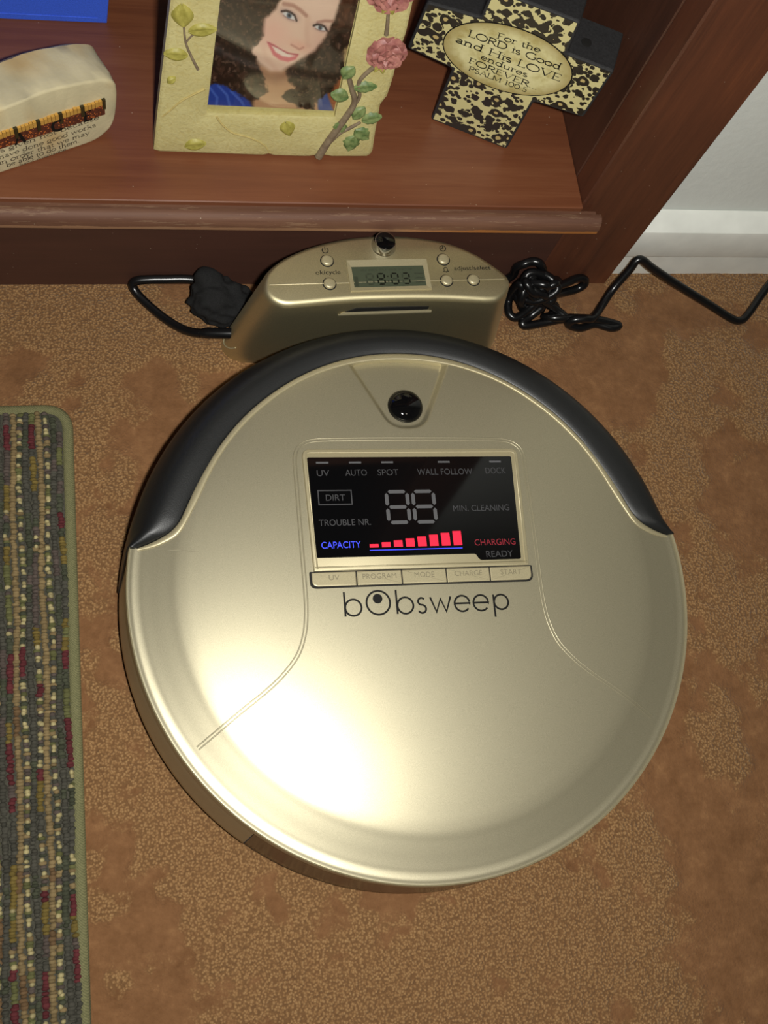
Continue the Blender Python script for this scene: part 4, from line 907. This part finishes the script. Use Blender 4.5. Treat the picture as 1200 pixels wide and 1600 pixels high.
# serif lettering drawn with strokes: thick stems, thin cross strokes, small serifs
def serif(name, s, x, y, w, cap, parent, mat, z, align='CENTER', mw=None, rot=0.0, thick=0.11):
    G = {}
    def A(cx, cy, rx_, ry_, a0, a1, n_=14): return arc(cx, cy, rx_, a0, a1, n_, ry_)
    def V_(x_, a, b, s0=1, s1=1): return [('T', [(x_, a), (x_, b)])] + ([('t', [(x_ - .13, a), (x_ + .13, a)])] if s0 else []) + ([('t', [(x_ - .13, b), (x_ + .13, b)])] if s1 else [])
    xh = 0.62
    G['F'] = (.55, V_(.12, 0, 1) + [('t', [(.12, 1), (.5, 1), (.5, .88)]), ('t', [(.12, .53), (.42, .53)])])
    G['o'] = (.62, [('T', A(.31, .31, .26, .31, 0, 360, 20))]); G['r'] = (.42, V_(.12, 0, xh) + [('t', [(.12, .42), (.2, .55), (.32, .61), (.4, .56)])])
    G['t'] = (.38, [('T', [(.16, .82), (.16, .12), (.22, .01), (.34, .03)]), ('t', [(.02, .6), (.34, .6)])]); G['h'] = (.64, V_(.12, 0, 1) + [('T', [(.12, .45), (.24, .6), (.38, .6), (.48, .48), (.48, 0)]), ('t', [(.36, 0), (.6, 0)])])
    G['e'] = (.54, [('T', [(.06, .34), (.48, .34)] + A(.27, .31, .22, .31, 5, 320, 16))]); G['L'] = (.56, V_(.12, 0, 1) + [('t', [(.12, 0), (.52, 0), (.53, .16)])])
    G['O'] = (.9, [('T', A(.45, .5, .4, .5, 0, 360, 22))]); G['R'] = (.7, V_(.12, 0, 1) + [('T', [(.12, 1), (.36, 1)] + A(.36, .76, .22, .24, 90, -90, 10) + [(.12, .52)]), ('T', [(.32, .52), (.64, 0), (.7, 0)])])
    G['D'] = (.82, V_(.12, 0, 1) + [('T', [(.12, 1), (.34, 1)] + A(.34, .5, .4, .5, 90, -90, 16) + [(.12, 0)])]); G['i'] = (.26, V_(.13, 0, xh) + [('T', [(.13, .84), (.13, .92)])])
    G['s'] = (.44, [('T', A(.22, .46, .15, .15, 40, 270, 10) + A(.22, .155, .16, .155, 90, -145, 10))]); G['G'] = (.86, [('T', A(.45, .5, .4, .5, 48, 320, 20) + [(.76, .18), (.76, .42)]), ('t', [(.6, .42), (.86, .42)])])
    G['d'] = (.62, V_(.5, 0, 1) + [('T', A(.28, .31, .22, .31, 0, 360, 18))]); G['a'] = (.54, [('T', [(.1, .52), (.2, .62), (.32, .61), (.41, .5), (.41, .06), (.5, 0)]), ('T', [(.41, .36), (.2, .3), (.08, .16), (.16, .02), (.3, .03), (.41, .14)])])
    G['n'] = (.64, V_(.12, 0, xh) + [('T', [(.12, .42), (.24, .6), (.38, .6), (.48, .48), (.48, 0)]), ('t', [(.36, 0), (.6, 0)])]); G['H'] = (.86, V_(.14, 0, 1) + V_(.72, 0, 1) + [('t', [(.14, .52), (.72, .52)])])
    G['V'] = (.8, [('T', [(.08, 1), (.4, 0)]), ('t', [(.4, 0), (.72, 1)]), ('t', [(0, 1), (.2, 1)]), ('t', [(.6, 1), (.82, 1)])]); G['E'] = (.62, V_(.12, 0, 1) + [('t', [(.12, 1), (.54, 1), (.54, .86)]), ('t', [(.12, .52), (.44, .52)]), ('t', [(.12, 0), (.57, 0), (.58, .15)])])
    G['u'] = (.62, [('T', [(.12, .6), (.12, .14), (.24, .01), (.38, .04), (.48, .16)]), ('T', [(.48, .6), (.48, 0)]), ('t', [(.02, .6), (.14, .6)]), ('t', [(.38, .6), (.5, .6)])])
    G['P'] = (.62, V_(.12, 0, 1) + [('T', [(.12, 1), (.34, 1)] + A(.34, .74, .22, .26, 90, -90, 10) + [(.12, .48)])]); G['S'] = (.56, [('T', A(.28, .75, .2, .24, 40, 270, 12) + A(.28, .25, .22, .25, 90, -150, 12))])
    G['A'] = (.8, [('t', [(.08, 0), (.4, 1)]), ('T', [(.4, 1), (.72, 0)]), ('t', [(.2, .35), (.6, .35)]), ('t', [(0, 0), (.2, 0)]), ('t', [(.6, 0), (.82, 0)])]); G['M'] = (.98, V_(.12, 0, 1, 1, 0) + [('T', [(.12, 1), (.48, .06)]), ('t', [(.48, .06), (.84, 1)])] + V_(.84, 0, 1, 1, 0))
    G['1'] = (.4, V_(.2, 0, 1, 1, 0) + [('t', [(.08, .88), (.2, 1)])]); G['0'] = (.62, [('T', A(.31, .5, .25, .5, 0, 360, 20))]); G[':'] = (.22, [('T', [(.1, 0), (.1, .09)]), ('T', [(.1, .5), (.1, .59)])]); G['5'] = (.54, [('t', [(.46, 1), (.14, 1), (.11, .6)]), ('T', A(.25, .32, .22, .3, 120, -140, 14))])
    G['.'] = (.24, [('T', [(.1, 0), (.1, .09)])]); G[' '] = (.34, []); G['g'] = (.58, [('T', A(.26, .36, .2, .24, 0, 360, 16)), ('T', A(.27, -.12, .22, .14, 0, 360, 14)), ('t', [(.42, .55), (.54, .6)])])
    G['v'] = (.56, [('T', [(.06, .6), (.28, 0)]), ('t', [(.28, 0), (.5, .6)]), ('t', [(0, .6), (.14, .6)]), ('t', [(.42, .6), (.56, .6)])]); G['b'] = (.62, V_(.12, 0, 1, 0) + [('T', A(.33, .31, .22, .31, 0, 360, 18))]); G['c'] = (.5, [('T', A(.29, .31, .22, .31, 45, 315, 14))])
    G['w'] = (.82, [('T', [(.06, .6), (.22, 0)]), ('t', [(.22, 0), (.4, .6)]), ('T', [(.4, .6), (.58, 0)]), ('t', [(.58, 0), (.76, .6)]), ('t', [(0, .6), (.14, .6)]), ('t', [(.68, .6), (.84, .6)])]); G['k'] = (.6, V_(.12, 0, 1) + [('t', [(.14, .28), (.46, .6)]), ('T', [(.26, .38), (.54, 0)])])
    G['m'] = (.94, V_(.12, 0, xh) + [('T', [(.12, .42), (.22, .6), (.34, .6), (.44, .48), (.44, 0)]), ('T', [(.44, .42), (.54, .6), (.68, .6), (.78, .48), (.78, 0)])]); G['y'] = (.56, [('T', [(.06, .6), (.28, .02)]), ('t', [(.5, .6), (.2, -.24), (.08, -.26)]), ('t', [(0, .6), (.14, .6)]), ('t', [(.42, .6), (.56, .6)])])
    G['l'] = (.26, V_(.13, 0, 1)); G[','] = (.22, [('T', [(.12, .08), (.06, -.1)])]); G['C'] = (.8, [('T', A(.45, .5, .4, .5, 48, 312, 20))]); G['K'] = (.74, V_(.12, 0, 1) + [('t', [(.14, .45), (.6, 1)]), ('T', [(.3, .62), (.7, 0)])])
    total = sum(G[ch][0] for ch in s) * cap; kx = w / total if w else 1.0; cx = 0.0; parts = []
    T, t2 = thick * cap, thick * 0.55 * cap
    for ch in s:
        adv, st_ = G[ch]
        for kind, pts in st_:
            parts.append(strokes_vf([[((cx + px_ * cap) * kx, py_ * cap) for px_, py_ in pts]], T if kind == 'T' else t2))
        cx += adv * cap
    V, F = join(parts); W_ = total * kx; ox = -W_ / 2 if align == 'CENTER' else 0.0; ca, sa = math.cos(rot), math.sin(rot)
    V = [(x + (a + ox) * ca - b * sa, y + (a + ox) * sa + b * ca, z) for a, b, _ in V]
    return mk(name, V, F, M[mat], parent, None, mw)
TM = EM.inverted()
def vt(s, u0, v0, u1, v1, cap, thick=0.155):                     # baseline from (u0,v0) to (u1,v1) in the cross' own millimetres
    a = TM @ Vector((u0 / 1000, v0 / 1000, 0)); b = TM @ Vector((u1 / 1000, v1 / 1000, 0)); d_ = b - a
    serif('verse_lettering', s, a.x, a.y, d_.length, cap / 1000, ov, 'ink', 0.0004, 'LEFT', None, math.atan2(d_.y, d_.x), thick)
vt('For the', 19.8, 81.6, 46.4, 83.6, 4.2); vt('LORD is Good', 3.6, 75.2, 61.4, 77.4, 4.7); vt('and His LOVE', -2.4, 67.6, 64.8, 69.4, 5.0)
vt('endures', 15.4, 62.8, 45.8, 62.9, 4.1); vt('FOREVER...', 9.4, 56.6, 54.8, 56.5, 4.2); vt('PSALM 100:5', 11.2, 51.0, 49.2, 51.8, 3.6)
V, F = lathe_vf([(.0032, -.004), (.0032, .0001), (.0026, .0002)], 20, (0, 0, 0))
HM = Matrix.Translation((0.0700, 0.0908, -0.013)) @ Matrix.Rotation(-math.pi / 2, 4, 'X')
mk('hanging_hole', V, F, M['gap'], CX, 40, HM)

# ------------------------------------------------------------------ carved stone block
SB = thing('inscribed_stone', 'cream wedge-shaped stone with mosaic letter band and engraved verse, left on the shelf', 'stone')
upright(SB, Vector((-0.2273, 0.2513, 0.1003)), 0.4228, 0.0)
sp = mm([(-62, 4), (-55, 0.5), (-40, 0.0), (0, 0), (26, -0.2), (41, 0), (57.9, 0.2), (66.2, 3.8), (71.9, 10.8), (74.6, 25.7), (75.0, 39.0), (72.6, 45), (65.0, 49.0), (53.4, 51.4), (40.5, 53.2), (30.1, 53.4), (17.5, 51.8), (7.3, 50.8), (-10, 49.5), (-35, 48), (-55, 45), (-64, 38), (-66, 20)])
V0, F0 = prism_vf([(q.x, q.y) for q in catmull([(a, b, 0) for a, b in sp], 4, True)], -0.031, 0.0, 0.0016, 3, 0.004)
bm = bmesh.new(); vs_ = [bm.verts.new(v) for v in V0]
for f in F0: bm.faces.new([vs_[i] for i in f])
bmesh.ops.recalc_face_normals(bm, faces=bm.faces)
bmesh.ops.triangulate(bm, faces=[f for f in bm.faces if len(f.verts) > 4]); 
for _ in range(2):
    bmesh.ops.subdivide_edges(bm, edges=[e_ for e_ in bm.edges if e_.calc_length() > 0.004], cuts=1, use_grid_fill=True)
bmesh.ops.triangulate(bm, faces=bm.faces[:])
cols = []
for v in bm.verts:
    nn = mathutils.noise.fractal(v.co * 70, 0.7, 2.1, 4); n2_ = mathutils.noise.fractal(v.co * 28 + Vector((4, 4, 4)), 0.8, 2.1, 3)
    if v.co.z < -0.0008: v.co += v.co.normalized() * 0.0006 * nn if v.co.length > 0 else Vector()
    if v.co.y < 0.0004: v.co.y = max(v.co.y, 0.0)
    c = np.array((196, 184, 148)) * (1 + 0.10 * nn); k = min(1, max(0, n2_ * 1.6)); c = c * (1 - 0.55 * k) + np.array((178, 140, 84)) * 0.55 * k
    cols.append(lin(np.clip(c, 0, 255)))
bm.verts.index_update(); me = bpy.data.meshes.new('stone_block'); bm.to_mesh(me); bm.free(); set_col(me, 'col', np.array(cols)); link('stone_block', me, M['stone'], SB, 40)
# mosaic band: pale gold tiles on top, dark red glass beads with black letters below
M['tile'] = plain('gold_tile', (206, 158, 74), 0.35, 0.2); M['tile_dark'] = plain('dark_tile', (52, 44, 18), 0.4)
M['band'] = plain('dark_red_band', (86, 42, 26), 0.5, grain=0.4, gs=900, bump=0.5); M['bead'] = plain('amber_bead', (170, 92, 44), 0.25)
V, F = box_vf(-.052, .0665, .0215, .0330, -.001, .0008); band = mk('mosaic_band', V, F, M['band'], SB)
x = -.0515; i = 0
while x < .0655:
    dark_ = i % 6 == 5
    V, F = box_vf(x, x + .0019, .0306 - (.004 if dark_ else 0), .0345 + random.uniform(-.0004, .0004), .0, .0016 + random.uniform(-.0002, .0002)); mk('tile', V, F, M['tile_dark' if dark_ else 'tile'], band); x += .0022; i += 1
bd = []
for k in range(260):
    cx, cy = random.uniform(-.0512, .0658), random.uniform(.0218, .0300); r = random.uniform(.0003, .0006)
    bd.append(([(cx - r, cy, .0008), (cx, cy - r, .0008), (cx + r, cy, .0008), (cx, cy + r, .0008), (cx, cy, .0008 + r)], [(0, 1, 4), (1, 2, 4), (2, 3, 4), (3, 0, 4)]))
o = mk('bead_grit', *join(bd), M['bead'], band); o['kind'] = 'stuff'
for ch, cx in (('G', -.030), ('R', -.008), ('A', .0145), ('C', .0370), ('E', .0555)): serif('band_letter', ch, cx, .0220, None, .0082, band, 'ink', .0015, thick=0.22)
for s_, u0, v0, u1, v1 in (('is given not because', 1.0, 17.6, 63.0, 18.6), ('we have done good works', -8.0, 12.4, 60.5, 13.0), ('but in order that we may', -10.0, 7.8, 56.4, 8.2), ('be able to do them.', 4.4, 3.9, 49.6, 4.2)):
    serif('engraved_lettering', s_, u0 / 1000, v0 / 1000, (u1 - u0) / 1000, .0036, SB, 'ink_soft', .00025, 'LEFT', None, math.atan2(v1 - v0, u1 - u0), 0.12)
serif('engraved_lettering', 'Saint Augustine', .012, .0012, .029, .0022, SB, 'ink_soft', .00025, 'LEFT', None, 0.0, 0.13)

# ------------------------------------------------------------------ blue book
BB = thing('blue_book', 'bright blue cloth-bound book standing at the back left of the shelf', 'book')
upright(BB, Vector((-0.2259, 0.3632, 0.1003)), 0.0184, 0.0)
def leanpoly(x0, x1, y0, y1): return [(x0, y0), (x1, y0), (x1 + (y1 - y0) * 0.10, y1), (x0 + (y1 - y0) * 0.10, y1)]
prism('front_cover', leanpoly(-.09, .0634, 0, .21), -.0025, 0.0, M['blue_cloth'], BB, .0006, 2)
prism('back_cover', leanpoly(-.09, .0634, 0.0002, .21), -.0260, -.0235, M['blue_cloth'], BB, .0006, 2)
prism('page_block', leanpoly(-.088, .0604, .003, .207), -.0234, -.0026, M['paper'], BB)
V, F = box_vf(-.093, -.0895, .0, .21, -.026, 0.0); V = [(x + y * 0.10, y, z) for x, y, z in V]; mk('spine', V, F, M['blue_cloth'], BB)
V, F = tube_vf([(-.089, .0056, .0001), (.058, .0040, .0001)], .0004, 6); mk('cover_crease', V, F, M['blue_cloth'], BB, 80)
